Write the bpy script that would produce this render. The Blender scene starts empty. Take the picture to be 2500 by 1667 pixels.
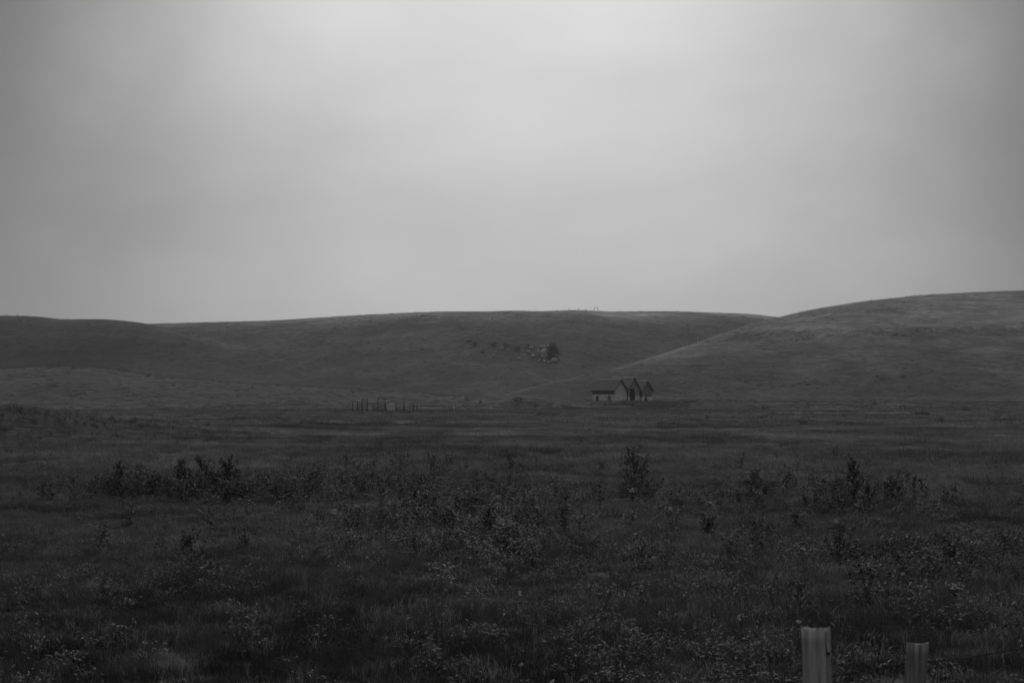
import bpy, math, random
import numpy as np

# ------------------------------------------------------------------ camera, sky, sun, exposure
sc = bpy.context.scene
COL = sc.collection
FPX = 50.0 / 36.0 * 2500.0           # focal length in pixels of the 2500 px wide photograph
EYE = 2.5
HROW = 955.0                         # row of eye level
PITCH = math.atan((HROW - 833.5) / FPX)

cam = bpy.data.cameras.new('camera')
cam.lens = 50.0
cam.sensor_width = 36.0
cam.clip_start = 0.1
cam.clip_end = 12000.0
cam.dof.use_dof = True
cam.dof.focus_distance = 70.0
cam.dof.aperture_fstop = 6.3
camo = bpy.data.objects.new('camera', cam)
COL.objects.link(camo)
camo.location = (0, 0, EYE)
camo.rotation_euler = (math.pi / 2 + PITCH, 0, 0)
sc.camera = camo

SUN_AZ = math.radians(2.0)           # to the right of straight ahead, behind the cloud
SUN_EL = math.radians(17.0)
world = bpy.data.worlds.new('World')
sc.world = world
world.use_nodes = True
wt = world.node_tree
wt.nodes.clear()


def wn(kind, **kw):
    n = wt.nodes.new(kind)
    for k, v in kw.items():
        setattr(n, k, v)
    return n


def wmath(op, a, b=None, c=None):
    n = wt.nodes.new('ShaderNodeMath')
    n.operation = op
    for i, v in enumerate((a, b, c)):
        if v is None:
            continue
        if isinstance(v, (int, float)):
            n.inputs[i].default_value = v
        else:
            wt.links.new(v, n.inputs[i])
    return n.outputs[0]


tc = wn('ShaderNodeTexCoord')
nrm = wn('ShaderNodeVectorMath', operation='NORMALIZE')
wt.links.new(tc.outputs['Generated'], nrm.inputs[0])
sep = wn('ShaderNodeSeparateXYZ')
wt.links.new(nrm.outputs[0], sep.inputs[0])
az = wmath('ARCTAN2', sep.outputs[0], sep.outputs[1])
el = wmath('ARCSINE', sep.outputs[2])
wpn = wn('ShaderNodeTexNoise')                 # ragged, uneven edge of the bright opening
wpn.inputs['Scale'].default_value = 5.5
wpn.inputs['Detail'].default_value = 4.0
wpn.inputs['Roughness'].default_value = 0.5
wt.links.new(nrm.outputs[0], wpn.inputs['Vector'])
az = wmath('ADD', az, wmath('MULTIPLY', wmath('SUBTRACT', wpn.outputs[0], 0.5), 0.12))
# broad soft cloud structure
mp = wn('ShaderNodeMapping')
mp.inputs['Scale'].default_value = (2.6, 2.6, 6.5)
mp.inputs['Location'].default_value = (3.1, 0.4, 1.7)
mp.inputs['Rotation'].default_value = (0.0, 0.25, 0.0)
wt.links.new(nrm.outputs[0], mp.inputs['Vector'])
cn = wn('ShaderNodeTexNoise')
cn.inputs['Scale'].default_value = 1.7
cn.inputs['Detail'].default_value = 6.0
cn.inputs['Roughness'].default_value = 0.52
wt.links.new(mp.outputs[0], cn.inputs['Vector'])
cloud = wmath('MULTIPLY_ADD', cn.outputs[0], 0.42, 0.79)     # about 0.8 .. 1.2


def lobe(a0, sa, pa, e0, se, amp):
    da = wmath('DIVIDE', wmath('ABSOLUTE', wmath('SUBTRACT', az, math.radians(a0))), math.radians(sa))
    de = wmath('DIVIDE', wmath('SUBTRACT', el, math.radians(e0)), math.radians(se))
    r2 = wmath('ADD', wmath('POWER', da, pa), wmath('MULTIPLY', de, de))
    return wmath('MULTIPLY', wmath('EXPONENT', wmath('MULTIPLY', r2, -1.0)), amp)


# the bright opening where the sun stands behind the cloud
glow = wmath('ADD', wmath('ADD', lobe(0.6, 16.4, 3.6, 17.0, 16.0, 0.47), lobe(-0.5, 11.0, 2.0, 18.0, 11.0, 0.11)), lobe(0.0, 20.0, 2.5, 3.0, 4.5, 0.085))
hor = wmath('MULTIPLY', wmath('EXPONENT', wmath('MULTIPLY', wmath('MAXIMUM', el, 0.0), -1.0 / math.radians(4.5))), 0.10)
zen = wn('ShaderNodeMapRange', interpolation_type='SMOOTHSTEP')      # an overcast sky brightens towards the zenith
zen.inputs['From Min'].default_value = math.radians(14)
zen.inputs['From Max'].default_value = math.radians(75)
zen.inputs['To Min'].default_value = 0.115
zen.inputs['To Max'].default_value = 0.62
wt.links.new(el, zen.inputs['Value'])
base = wmath('ADD', hor, zen.outputs[0])
sky = wn('ShaderNodeTexSky', sky_type='NISHITA')
sky.sun_disc = False
sky.sun_elevation = SUN_EL
sky.sun_rotation = SUN_AZ
sky.dust_density = 6.0
bw = wn('ShaderNodeRGBToBW')
wt.links.new(sky.outputs[0], bw.inputs[0])
nish = wmath('MULTIPLY', wmath('MINIMUM', bw.outputs[0], 6.0), 0.06)
over = wmath('MULTIPLY', wmath('ADD', base, glow), cloud)
tot = wmath('ADD', wmath('MULTIPLY', over, 10.0), nish)
bg = wn('ShaderNodeBackground')
bg.inputs['Strength'].default_value = 0.1
wt.links.new(tot, bg.inputs['Color'])
wo = wn('ShaderNodeOutputWorld')
wt.links.new(bg.outputs[0], wo.inputs['Surface'])

sun = bpy.data.lights.new('sun', 'SUN')
sun.energy = 0.8
sun.angle = math.radians(35)
sun.color = (1, 1, 1)
suno = bpy.data.objects.new('sun', sun)
COL.objects.link(suno)
suno.rotation_euler = (math.pi / 2 - SUN_EL, 0, math.pi - SUN_AZ)

vs = sc.view_settings
vs.view_transform = 'Standard'
vs.look = 'None'
vs.gamma = 1.0
vs.exposure = 0.0
vs.use_curve_mapping = False
sc.render.engine = 'CYCLES'
cy = sc.cycles
cy.max_bounces = 3
cy.diffuse_bounces = 1
cy.glossy_bounces = 1
cy.transmission_bounces = 2
cy.transparent_max_bounces = 4
cy.volume_bounces = 0
cy.use_denoising = True
cy.use_adaptive_sampling = True
cy.adaptive_threshold = 0.02
sc.render.film_transparent = False

# ------------------------------------------------------------------ helpers
rnd = random.Random(11)
nrg = np.random.default_rng(7)


def hash2(ix, iy, seed):
    h = (ix.astype(np.int64) * 374761393 + iy.astype(np.int64) * 668265263 + seed * 974711) & 0xFFFFFFFF
    h = ((h ^ (h >> 13)) * 1274126177) & 0xFFFFFFFF
    h = h ^ (h >> 16)
    return (h & 0xFFFF) / 65535.0


def vnoise(x, y, seed=0):
    x = np.asarray(x, float)
    y = np.asarray(y, float)
    ix = np.floor(x)
    iy = np.floor(y)
    fx = x - ix
    fy = y - iy
    fx = fx * fx * fx * (fx * (fx * 6 - 15) + 10)
    fy = fy * fy * fy * (fy * (fy * 6 - 15) + 10)
    a = hash2(ix, iy, seed)
    b = hash2(ix + 1, iy, seed)
    c = hash2(ix, iy + 1, seed)
    d = hash2(ix + 1, iy + 1, seed)
    return (a + (b - a) * fx) * (1 - fy) + (c + (d - c) * fx) * fy - 0.5      # -0.5 .. 0.5


def fbm(x, y, seed=0, octs=4):
    s = 0
    a = 1.0
    for k in range(octs):
        s = s + a * vnoise(x, y, seed + 17 * k)
        x = x * 2.03 + 11.3
        y = y * 2.03 - 7.1
        a *= 0.5
    return s


def ss(a, b, x):
    t = np.clip((x - a) / (b - a), 0, 1)
    return t * t * (3 - 2 * t)


class MB:
    """collects polygons, then links them as ONE mesh object"""

    def __init__(self):
        self.v = []
        self.f = []

    def add(self, vs_, fs_):
        o = len(self.v)
        self.v.extend([tuple(p) for p in vs_])
        self.f.extend([tuple(i + o for i in f) for f in fs_])

    def box(self, c, s, rz=0.0):
        cx, cy_, cz = c
        hx, hy, hz = s[0] / 2, s[1] / 2, s[2] / 2
        ca, sa = math.cos(rz), math.sin(rz)
        p = []
        for dz in (-hz, hz):
            for dx, dy in ((-hx, -hy), (hx, -hy), (hx, hy), (-hx, hy)):
                p.append((cx + dx * ca - dy * sa, cy_ + dx * sa + dy * ca, cz + dz))
        self.add(p, [(3, 2, 1, 0), (4, 5, 6, 7), (0, 1, 5, 4), (1, 2, 6, 5), (2, 3, 7, 6), (3, 0, 4, 7)])

    def tube(self, pts, rad, n=6, cap=True):
        pts = [np.array(p, float) for p in pts]
        m = len(pts)
        if not hasattr(rad, '__len__'):
            rad = [rad] * m
        rings = []
        for i in range(m):
            d = pts[min(i + 1, m - 1)] - pts[max(i - 1, 0)]
            d = d / (np.linalg.norm(d) + 1e-9)
            h = np.array((1.0, 0, 0)) if abs(d[0]) < 0.8 else np.array((0, 1.0, 0))
            a = np.cross(d, h)
            a /= np.linalg.norm(a)
            b = np.cross(d, a)
            rings.append([tuple(pts[i] + rad[i] * (math.cos(2 * math.pi * k / n) * a + math.sin(2 * math.pi * k / n) * b)) for k in range(n)])
        o = len(self.v)
        for r in rings:
            self.v.extend(r)
        for i in range(m - 1):
            for k in range(n):
                k2 = (k + 1) % n
                self.f.append((o + i * n + k, o + i * n + k2, o + (i + 1) * n + k2, o + (i + 1) * n + k))
        if cap:
            self.f.append(tuple(o + k for k in range(n))[::-1])
            self.f.append(tuple(o + (m - 1) * n + k for k in range(n)))

    def leaf(self, p, d, up, ln, w, fold=0.15, droop=0.0):
        """a folded leaf: base, two sides, tip, with its mid rib"""
        p = np.array(p)
        d = d / (np.linalg.norm(d) + 1e-9)
        s = np.cross(d, up)
        s /= (np.linalg.norm(s) + 1e-9)
        n = np.cross(s, d)
        mid = p + d * ln * 0.5 + n * ln * 0.04
        tip = p + d * ln - n * ln * droop
        l = p + d * ln * 0.45 + s * w / 2 + n * fold * w
        r = p + d * ln * 0.45 - s * w / 2 + n * fold * w
        self.add([p, l, mid, r, tip], [(0, 2, 1), (0, 3, 2), (1, 2, 4), (2, 3, 4)])

    def mesh(self, name, mat, smooth=False):
        me = bpy.data.meshes.new(name)
        me.from_pydata(self.v, [], self.f)
        if mat:
            me.materials.append(mat)
        if smooth:
            me.polygons.foreach_set('use_smooth', [True] * len(me.polygons))
        me.update()
        return me

    def obj(self, name, mat, parent=None, smooth=False, loc=None):
        o = bpy.data.objects.new(name, self.mesh(name, mat, smooth))
        COL.objects.link(o)
        if parent:
            o.parent = parent
        if loc is not None:
            o.location = loc
        return o


def tag(o, label=None, cat=None, group=None, kind=None):
    for k, v in (('label', label), ('category', cat), ('group', group), ('kind', kind)):
        if v:
            o[k] = v
    return o


ORD = 'second third fourth fifth sixth seventh eighth ninth tenth eleventh twelfth thirteenth fourteenth fifteenth sixteenth seventeenth eighteenth nineteenth twentieth twenty-first twenty-second twenty-third twenty-fourth twenty-fifth'.split()


def ordinal(i, n):
    return 'leftmost' if i == 0 else 'rightmost' if i == n - 1 else ORD[i - 1] + ' from left'


def empty(name, loc, label=None, cat=None, group=None, rz=0.0):
    o = bpy.data.objects.new(name, None)
    o.empty_display_size = 0.3
    COL.objects.link(o)
    o.location = loc
    o.rotation_euler = (0, 0, rz)
    return tag(o, label, cat, group)


def material(name, lo, hi, scale=4.0, rough=0.9, stretch=(1, 1, 1), bump=0.0, bscale=None, detail=5.0, spec=0.2, lo_p=0.35, hi_p=0.65, bdist=0.02, rand=0.0, trans=0.0, patch=0.0):
    m = bpy.data.materials.new(name)
    m.use_nodes = True
    t = m.node_tree
    b = t.nodes['Principled BSDF']
    b.inputs['Roughness'].default_value = rough
    b.inputs['Specular IOR Level'].default_value = spec
    co = t.nodes.new('ShaderNodeTexCoord')
    mp_ = t.nodes.new('ShaderNodeMapping')
    mp_.inputs['Scale'].default_value = stretch
    t.links.new(co.outputs['Object'], mp_.inputs['Vector'])
    n = t.nodes.new('ShaderNodeTexNoise')
    n.inputs['Scale'].default_value = scale
    n.inputs['Detail'].default_value = detail
    n.inputs['Roughness'].default_value = 0.6
    t.links.new(mp_.outputs[0], n.inputs['Vector'])
    r = t.nodes.new('ShaderNodeMapRange')
    r.inputs['From Min'].default_value = lo_p
    r.inputs['From Max'].default_value = hi_p
    r.inputs['To Min'].default_value = lo
    r.inputs['To Max'].default_value = hi
    t.links.new(n.outputs[0], r.inputs['Value'])
    out = r.outputs[0]
    if rand > 0:
        oi = t.nodes.new('ShaderNodeObjectInfo')
        mr = t.nodes.new('ShaderNodeMath')
        mr.operation = 'MULTIPLY_ADD'
        mr.inputs[1].default_value = 2 * rand
        mr.inputs[2].default_value = 1 - rand
        t.links.new(oi.outputs['Random'], mr.inputs[0])
        mm = t.nodes.new('ShaderNodeMath')
        mm.operation = 'MULTIPLY'
        t.links.new(mr.outputs[0], mm.inputs[0])
        t.links.new(out, mm.inputs[1])
        out = mm.outputs[0]
    if patch > 0:
        ge = t.nodes.new('ShaderNodeNewGeometry')
        pm = t.nodes.new('ShaderNodeMapping')
        pm.inputs['Scale'].default_value = (0.03, 0.075, 0.05)
        t.links.new(ge.outputs['Position'], pm.inputs['Vector'])
        pn = t.nodes.new('ShaderNodeTexNoise')
        pn.inputs['Scale'].default_value = 1.0
        pn.inputs['Detail'].default_value = 5
        pn.inputs['Roughness'].default_value = 0.62
        t.links.new(pm.outputs[0], pn.inputs['Vector'])
        pr_ = t.nodes.new('ShaderNodeMapRange')
        for k_, x_ in zip(('From Min', 'From Max', 'To Min', 'To Max'), (0.36, 0.64, 1 - patch, 1 + patch)):
            pr_.inputs[k_].default_value = x_
        t.links.new(pn.outputs[0], pr_.inputs['Value'])
        mm = t.nodes.new('ShaderNodeMath')
        mm.operation = 'MULTIPLY'
        t.links.new(pr_.outputs[0], mm.inputs[0])
        t.links.new(out, mm.inputs[1])
        out = mm.outputs[0]
    t.links.new(out, b.inputs['Base Color'])
    if trans > 0:
        tr_ = t.nodes.new('ShaderNodeBsdfTranslucent')
        t.links.new(out, tr_.inputs['Color'])
        mx = t.nodes.new('ShaderNodeMixShader')
        mx.inputs[0].default_value = trans
        t.links.new(b.outputs[0], mx.inputs[1])
        t.links.new(tr_.outputs[0], mx.inputs[2])
        t.links.new(mx.outputs[0], t.nodes['Material Output'].inputs['Surface'])
    if bump > 0:
        n2 = t.nodes.new('ShaderNodeTexNoise')
        n2.inputs['Scale'].default_value = bscale or scale * 3
        n2.inputs['Detail'].default_value = 4
        t.links.new(mp_.outputs[0], n2.inputs['Vector'])
        bp = t.nodes.new('ShaderNodeBump')
        bp.inputs['Strength'].default_value = bump
        bp.inputs['Distance'].default_value = bdist
        t.links.new(n2.outputs[0], bp.inputs['Height'])
        t.links.new(bp.outputs[0], b.inputs['Normal'])
    return m


def grassland(name, patch_lo, patch_hi, tuft=0.5, sheen=0.15):
    """pasture: broad drier and greener patches, streaks, tussocks, with real relief by bump"""
    m = bpy.data.materials.new(name)
    m.use_nodes = True
    t = m.node_tree
    L = t.links
    b = t.nodes['Principled BSDF']
    b.inputs['Roughness'].default_value = 0.95
    b.inputs['Sheen Weight'].default_value = sheen
    b.inputs['Sheen Roughness'].default_value = 0.32
    b.inputs['Specular IOR Level'].default_value = 0.1
    co = t.nodes.new('ShaderNodeTexCoord')

    def noise(scale, detail=4.0, rough=0.55, st=(1, 1, 1)):
        mp_ = t.nodes.new('ShaderNodeMapping')
        mp_.inputs['Scale'].default_value = st
        L.new(co.outputs['Object'], mp_.inputs['Vector'])
        n = t.nodes.new('ShaderNodeTexNoise')
        n.inputs['Scale'].default_value = scale
        n.inputs['Detail'].default_value = detail
        n.inputs['Roughness'].default_value = rough
        L.new(mp_.outputs[0], n.inputs['Vector'])
        return n.outputs[0]

    def rng(v, a, b_, c, d):
        r = t.nodes.new('ShaderNodeMapRange')
        for k, x in zip(('From Min', 'From Max', 'To Min', 'To Max'), (a, b_, c, d)):
            r.inputs[k].default_value = x
        L.new(v, r.inputs['Value'])
        return r.outputs[0]

    def mul(a, b_):
        n = t.nodes.new('ShaderNodeMath')
        n.operation = 'MULTIPLY'
        L.new(a, n.inputs[0])
        L.new(b_, n.inputs[1])
        return n.outputs[0]

    big = rng(noise(0.018, 5, 0.6, (1, 0.55, 1)), 0.36, 0.64, patch_lo, patch_hi)
    mid = rng(noise(0.13, 5, 0.7, (0.45, 0.6, 1)), 0.40, 0.60, 0.72, 1.25)
    fine = mul(rng(noise(1.1, 6, 0.75), 0.38, 0.62, 0.65, 1.35), rng(noise(0.42, 5, 0.7, (0.6, 1, 1)), 0.40, 0.60, 0.7, 1.3))
    tf = rng(noise(0.55, 3, 0.5), 0.60, 0.70, 1.0, 1.0 - tuft)
    at = t.nodes.new('ShaderNodeAttribute')
    at.attribute_name = 'tone'
    base_ = mul(rng(noise(0.05, 4, 0.6), 0.35, 0.65, 0.8, 1.2), at.outputs['Fac'])
    c = mul(mul(mul(mul(base_, big), mid), fine), tf)
    L.new(c, b.inputs['Base Color'])
    bp = t.nodes.new('ShaderNodeBump')
    bp.inputs['Strength'].default_value = 0.7
    bp.inputs['Distance'].default_value = 0.45
    L.new(noise(1.1, 6, 0.7), bp.inputs['Height'])
    L.new(bp.outputs[0], b.inputs['Normal'])
    return m


# ------------------------------------------------------------------ terrain
PX = np.arange(-4000, 6500, 5.0)


def table(pts, sig=22.0):
    xs, ys = zip(*pts)
    a = np.interp(PX, xs, ys)
    k = np.exp(-0.5 * (np.arange(-60, 61) * 5.0 / sig) ** 2)
    k /= k.sum()
    a = np.convolve(np.pad(a, 60, mode='edge'), k, mode='valid')
    return a


T_R = dict(row=table([(-4000, 1010), (1150, 985), (1280, 948), (1400, 919), (1450, 909), (1520, 893), (1640, 857), (1750, 820), (1830, 796), (1910, 774), (2000, 754), (2100, 738), (2250, 722), (2400, 713.5), (2500, 711), (2800, 700), (3600, 690), (6500, 720)], 14),
           dist=table([(-4000, 470), (1300, 470), (1500, 520), (1900, 690), (2200, 760), (2500, 800), (6500, 900)], 60),
           base=table([(-4000, 420), (1300, 415), (1500, 408), (1900, 415), (2500, 400), (6500, 400)], 60), back=260.0)
T_C = dict(row=table([(-4000, 815), (0, 800), (300, 795), (360, 791), (500, 787), (640, 784), (700, 781), (850, 771), (1000, 763.5), (1100, 760.5), (1180, 761), (1250, 758.5), (1320, 760.5), (1400, 757.5), (1430, 757.5), (1475, 761), (1550, 760.5), (1650, 760), (1750, 764), (1830, 767), (1910, 776), (2000, 782), (2300, 800), (6500, 830)], 14),
           dist=table([(-4000, 1150), (300, 1120), (900, 1000), (1400, 960), (1900, 1080), (6500, 1150)], 80),
           base=table([(-4000, 600), (700, 560), (1200, 520), (1500, 560), (1900, 640), (6500, 640)], 80), back=420.0)
T_L = dict(row=table([(-4000, 745), (-700, 755), (-200, 767), (0, 771), (60, 771.5), (100, 774), (140, 779.5), (180, 780), (250, 779.5), (290, 782), (360, 791), (400, 802), (470, 822), (600, 858), (800, 905), (1000, 950), (1200, 1000), (6500, 1050)], 12),
           dist=table([(-4000, 860), (0, 850), (400, 820), (800, 740), (6500, 740)], 60),
           base=table([(-4000, 560), (0, 570), (600, 590), (6500, 600)], 60), back=280.0)
T_M = dict(row=table([(-4000, 905), (-400, 905), (0, 900), (90, 895.5), (200, 895.5), (255, 898), (310, 908), (400, 920), (550, 932), (700, 941), (850, 949), (1000, 957), (1200, 975), (6500, 1010)], 12),
           dist=table([(-4000, 540), (0, 540), (500, 500), (900, 460), (6500, 460)], 60),
           base=table([(-4000, 300), (0, 310), (700, 330), (6500, 350)], 60), back=70.0)


def hill(x, y, T, zb=-7.0, mix=0.35, und=0.0, seed=0):
    yy = np.maximum(y, 1.0)
    px = 1250 + FPX * x / yy
    rc = np.interp(px, PX, T['row'])
    dc = np.interp(px, PX, T['dist'])
    db = np.interp(px, PX, T['base'])
    zc = EYE + dc * (HROW - rc) / FPX
    t = np.clip((yy - db) / (dc - db), 0, 1)
    S = mix * t * t * (3 - 2 * t) + (1 - mix) * (1 - (1 - t) ** 2.3)
    w = (4 * t * (1 - t)) ** 0.7
    front = zb + (zc - zb) * S
    if und:
        front = front + w * und * (fbm(x / 95.0, y / 150.0, seed, 3) * 1.6 + fbm(x / 28.0, y / 40.0, seed + 5, 3) * 0.45)
    t2 = np.maximum(yy - dc, 0) / T['back']
    backz = zb + (zc - zb) * np.exp(-t2 * t2 * 1.3)
    z = np.where(yy < dc, front, backz)
    return np.where(y < 60, zb * 4, z), t


def fit(T, und, seed):
    """lower or raise the crest table until the skyline stands at the wanted rows"""
    want = T['row'].copy()
    sel = np.arange(0, len(PX), 4)
    sel = sel[(PX[sel] > -600) & (PX[sel] < 3100)]
    for _ in range(3):
        ys = np.linspace(0.62, 1.08, 60)
        Y = T['dist'][sel][:, None] * ys[None, :]
        X = (PX[sel][:, None] - 1250) / FPX * Y
        z, t = hill(X.ravel(), Y.ravel(), T, und=und, seed=seed)
        r = (HROW - FPX * (z.reshape(Y.shape) - EYE) / Y).min(axis=1)
        T['row'] = T['row'] + np.interp(PX, PX[sel], want[sel] - r)


def comps(x, y):
    x = np.asarray(x, float)
    y = np.asarray(y, float)
    px = 1250 + FPX * x / np.maximum(y, 1.0)
    # the flat pasture: sinks gently to a lip, dips, and climbs a low bank to the bench of the barn
    z = -1.25 * ss(50, 262, y)
    z = z - 0.75 * ss(267, 300, y)
    wb = ss(1180, 1290, px) * (1 - ss(1750, 1950, px))
    z = z + 1.75 * (wb * ss(357, 376, y + 5 * vnoise(x / 14.0, y / 30.0, 9)) + (1 - wb) * ss(300, 440, y))
    z = z - 3.0 * ss(480, 800, y)
    amp = ss(15, 60, y) * (1 - 0.6 * ss(230, 255, y) * (1 - ss(285, 320, y)))
    z = z + amp * (0.34 * fbm(x / 13.0, y / 16.0, 3, 3) + 0.5 * fbm(x / 45.0, y / 38.0, 4, 2) * ss(40, 90, y))
    z = z + 0.10 * fbm(x / 2.3, y / 2.3, 5, 2) * (1 - ss(60, 140, y))
    gx = (x + 36.0) / 13.0
    gy = (y - 82.0) / 15.0
    z = z + 2.0 * np.exp(-gx * gx - gy * gy)
    R, tR = hill(x, y, T_R, und=1.5, seed=21)
    # a bench cut across the right hill
    tb = np.interp(px, PX, TB) + 0.012 * vnoise(x / 40.0, y * 0, 33)
    sel = ss(1720, 1850, px)
    R = R + sel * (2.2 * ss(tb, tb + 0.028, tR) - 0.5 * ss(tb - 0.12, tb - 0.01, tR) - 1.7 * ss(tb + 0.03, 1.0, tR))
    C, tC = hill(x, y, T_C, und=2.6, seed=41)
    L_, tL = hill(x, y, T_L, und=2.0, seed=61)
    M, tM = hill(x, y, T_M, und=0.5, seed=81)
    return np.stack([z, R, C, L_, M])


fit(T_R, 1.5, 21)
TB = np.full(len(PX), 0.5)           # where the bench of the right hill runs, as a fraction of its slope
_t = np.linspace(0.15, 0.9, 120)
_s = np.arange(0, len(PX), 4)
_s = _s[(PX[_s] > 1650) & (PX[_s] < 3000)]
_Y = T_R['base'][_s][:, None] + _t[None, :] * (T_R['dist'] - T_R['base'])[_s][:, None]
_X = (PX[_s][:, None] - 1250) / FPX * _Y
_z, _q = hill(_X.ravel(), _Y.ravel(), T_R, und=1.5, seed=21)
_r = HROW - FPX * (_z.reshape(_Y.shape) - EYE) / _Y
_w = 829 - (PX[_s] - 1800) * 0.024
TB = np.interp(PX, PX[_s], _t[np.abs(_r - _w[:, None]).argmin(axis=1)])
TB = np.convolve(np.pad(TB, 10, mode='edge'), np.ones(21) / 21, mode='valid')
fit(T_C, 2.6, 41)
fit(T_L, 2.0, 61)
fit(T_M, 0.5, 81)


def height(x, y):
    a = comps(x, y)
    k = 0.8
    m = a.max(axis=0)
    return m + k * np.log(np.exp((a - m) / k).sum(axis=0))


def ray(px, py):
    a = (px - 1250.0) / FPX
    b = (833.5 - py) / FPX
    s, c = math.sin(PITCH), math.cos(PITCH)
    return np.array((a, c - b * s, s + b * c))


YS = np.concatenate([np.geomspace(5, 1300, 5000)])


def ground_at(px, py, ymin=5.0):
    """the point of the terrain seen at a pixel of the photograph"""
    d = ray(px, py)
    ys = YS[YS >= ymin]
    zr = EYE + d[2] / d[1] * ys
    xs = d[0] / d[1] * ys
    zt = height(xs, ys)
    hit = np.nonzero(zt >= zr)[0]
    i = hit[0] if len(hit) else len(ys) - 1
    return np.array((xs[i], ys[i], zt[i]))


def at_depth(px, y):
    d = ray(px, 900)
    x = d[0] / d[1] * y
    return np.array((x, y, float(height(np.array([x]), np.array([y]))[0])))


def z_of_row(py, y):
    d = ray(1250, py)
    return EYE + d[2] / d[1] * y


def crest(px, T):
    y = float(np.interp(px, PX, T['dist']))
    return at_depth(px, y)


def tone_at(x, y):
    """grass tone: paler upslope and above the bench, crest glare painted in"""
    px_ = 1250 + FPX * x / np.maximum(y, 1.0)
    cp = comps(x, y)
    tR, tC, tL, tM = [hill(x, y, T)[1] for T in (T_R, T_C, T_L, T_M)]
    tb_ = np.interp(px_, PX, TB)
    one = np.ones(len(x))
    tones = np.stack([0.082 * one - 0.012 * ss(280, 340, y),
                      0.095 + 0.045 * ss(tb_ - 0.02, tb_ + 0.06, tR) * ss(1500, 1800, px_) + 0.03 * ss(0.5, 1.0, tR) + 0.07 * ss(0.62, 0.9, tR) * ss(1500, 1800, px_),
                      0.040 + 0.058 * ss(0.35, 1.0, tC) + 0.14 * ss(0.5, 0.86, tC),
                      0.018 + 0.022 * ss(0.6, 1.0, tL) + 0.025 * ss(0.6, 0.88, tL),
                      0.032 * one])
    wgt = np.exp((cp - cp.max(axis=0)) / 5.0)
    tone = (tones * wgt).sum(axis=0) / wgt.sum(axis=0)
    return tone * (1.0 + 0.55 * fbm(x / 70.0, y / 60.0, 101, 4)) * (1.0 + 0.4 * fbm(x / 16.0, y / 14.0, 102, 3))


def build_terrain():
    yj = np.concatenate([np.linspace(-50, 3, 14), np.geomspace(4.5, 1300, 600), np.geomspace(1350, 3000, 12)])
    uc = np.linspace(-0.40, 0.40, 330)
    uo = np.geomspace(0.40, 1.3, 34)[1:]
    u = np.concatenate([-uo[::-1], uc, uo])
    Y, U = np.meshgrid(yj, u, indexing='ij')
    X = U * (np.maximum(Y, 0) + 14.0 * np.exp(-np.maximum(Y, 0) / 20.0) + 2 * (Y < 0) * -Y)
    cp = comps(X.ravel(), Y.ravel())
    Z = height(X.ravel(), Y.ravel())
    ny, nu = Y.shape
    P = np.stack([X.ravel(), Y.ravel(), Z], 1)
    ii = np.arange(ny * nu).reshape(ny, nu)
    Q = np.stack([ii[:-1, :-1], ii[:-1, 1:], ii[1:, 1:], ii[1:, :-1]], -1).reshape(-1, 4)
    # vertex normals of the whole sheet
    g = P.reshape(ny, nu, 3)
    du = np.gradient(g, axis=1)
    dv = np.gradient(g, axis=0)
    N = np.cross(du, dv)
    N /= np.linalg.norm(N, axis=-1, keepdims=True)
    N = N.reshape(-1, 3)
    which = cp.argmax(axis=0)
    wq = which[Q[:, 0]]
    far = P[Q[:, 0], 1] < 290
    wq = np.where(far, 0, wq)
    names = ['ground', 'hill_right', 'hill_centre', 'hill_left', 'hill_low_left']
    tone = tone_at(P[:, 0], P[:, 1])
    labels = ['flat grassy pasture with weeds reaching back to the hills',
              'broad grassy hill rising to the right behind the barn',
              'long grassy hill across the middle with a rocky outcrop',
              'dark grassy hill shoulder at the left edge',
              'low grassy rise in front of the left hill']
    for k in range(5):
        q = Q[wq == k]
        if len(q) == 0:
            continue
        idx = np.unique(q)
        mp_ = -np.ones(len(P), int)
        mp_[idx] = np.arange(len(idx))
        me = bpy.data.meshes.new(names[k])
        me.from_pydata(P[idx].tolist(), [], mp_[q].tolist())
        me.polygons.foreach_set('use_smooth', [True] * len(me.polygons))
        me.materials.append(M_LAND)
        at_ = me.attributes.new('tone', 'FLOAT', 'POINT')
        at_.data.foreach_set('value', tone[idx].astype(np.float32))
        me.update()
        me.normals_split_custom_set_from_vertices(N[idx].tolist())
        o = bpy.data.objects.new(names[k], me)
        COL.objects.link(o)
        tag(o, labels[k], 'ground' if k == 0 else 'hill', kind='structure')


M_LAND = grassland('pasture_grass', 0.68, 1.25, 0.45, 0.08)
build_terrain()

# ------------------------------------------------------------------ materials of things
M_BOARD = material('weathered_boards', 0.30, 0.50, 6.0, 0.9, (1, 1, 0.12), 0.5, 22, 5, 0.2)
M_BOARD_M = material('grey_boards', 0.15, 0.28, 6.0, 0.9, (1, 1, 0.12), 0.5, 22, 5, 0.2)
M_BOARD_D = material('dark_boards', 0.09, 0.18, 6.0, 0.9, (1, 1, 0.12), 0.5, 22, 5, 0.2)
M_STONE_WASH = material('worn_whitewash', 0.34, 0.58, 1.6, 0.9, (1, 1, 1), 0.4, 9, 6, 0.2, 0.4, 0.6)
M_ROOF = material('old_shingles', 0.085, 0.135, 2.2, 0.9, (1, 1, 3), 0.5, 14, 5, 0.2)
M_RIDGE = material('pale_ridge_cap', 0.3, 0.5, 3.0, 0.8)
M_FASCIA = material('dark_wood_rake_shade', 0.012, 0.03, 5.0, 0.9)  # dark wood; on barn rakes and eaves it paints the overhang shade
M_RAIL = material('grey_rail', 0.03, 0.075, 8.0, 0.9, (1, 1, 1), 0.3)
M_PALE_RAIL = material('bleached_board', 0.3, 0.45, 8.0, 0.85, (1, 1, 1), 0.3)
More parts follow.
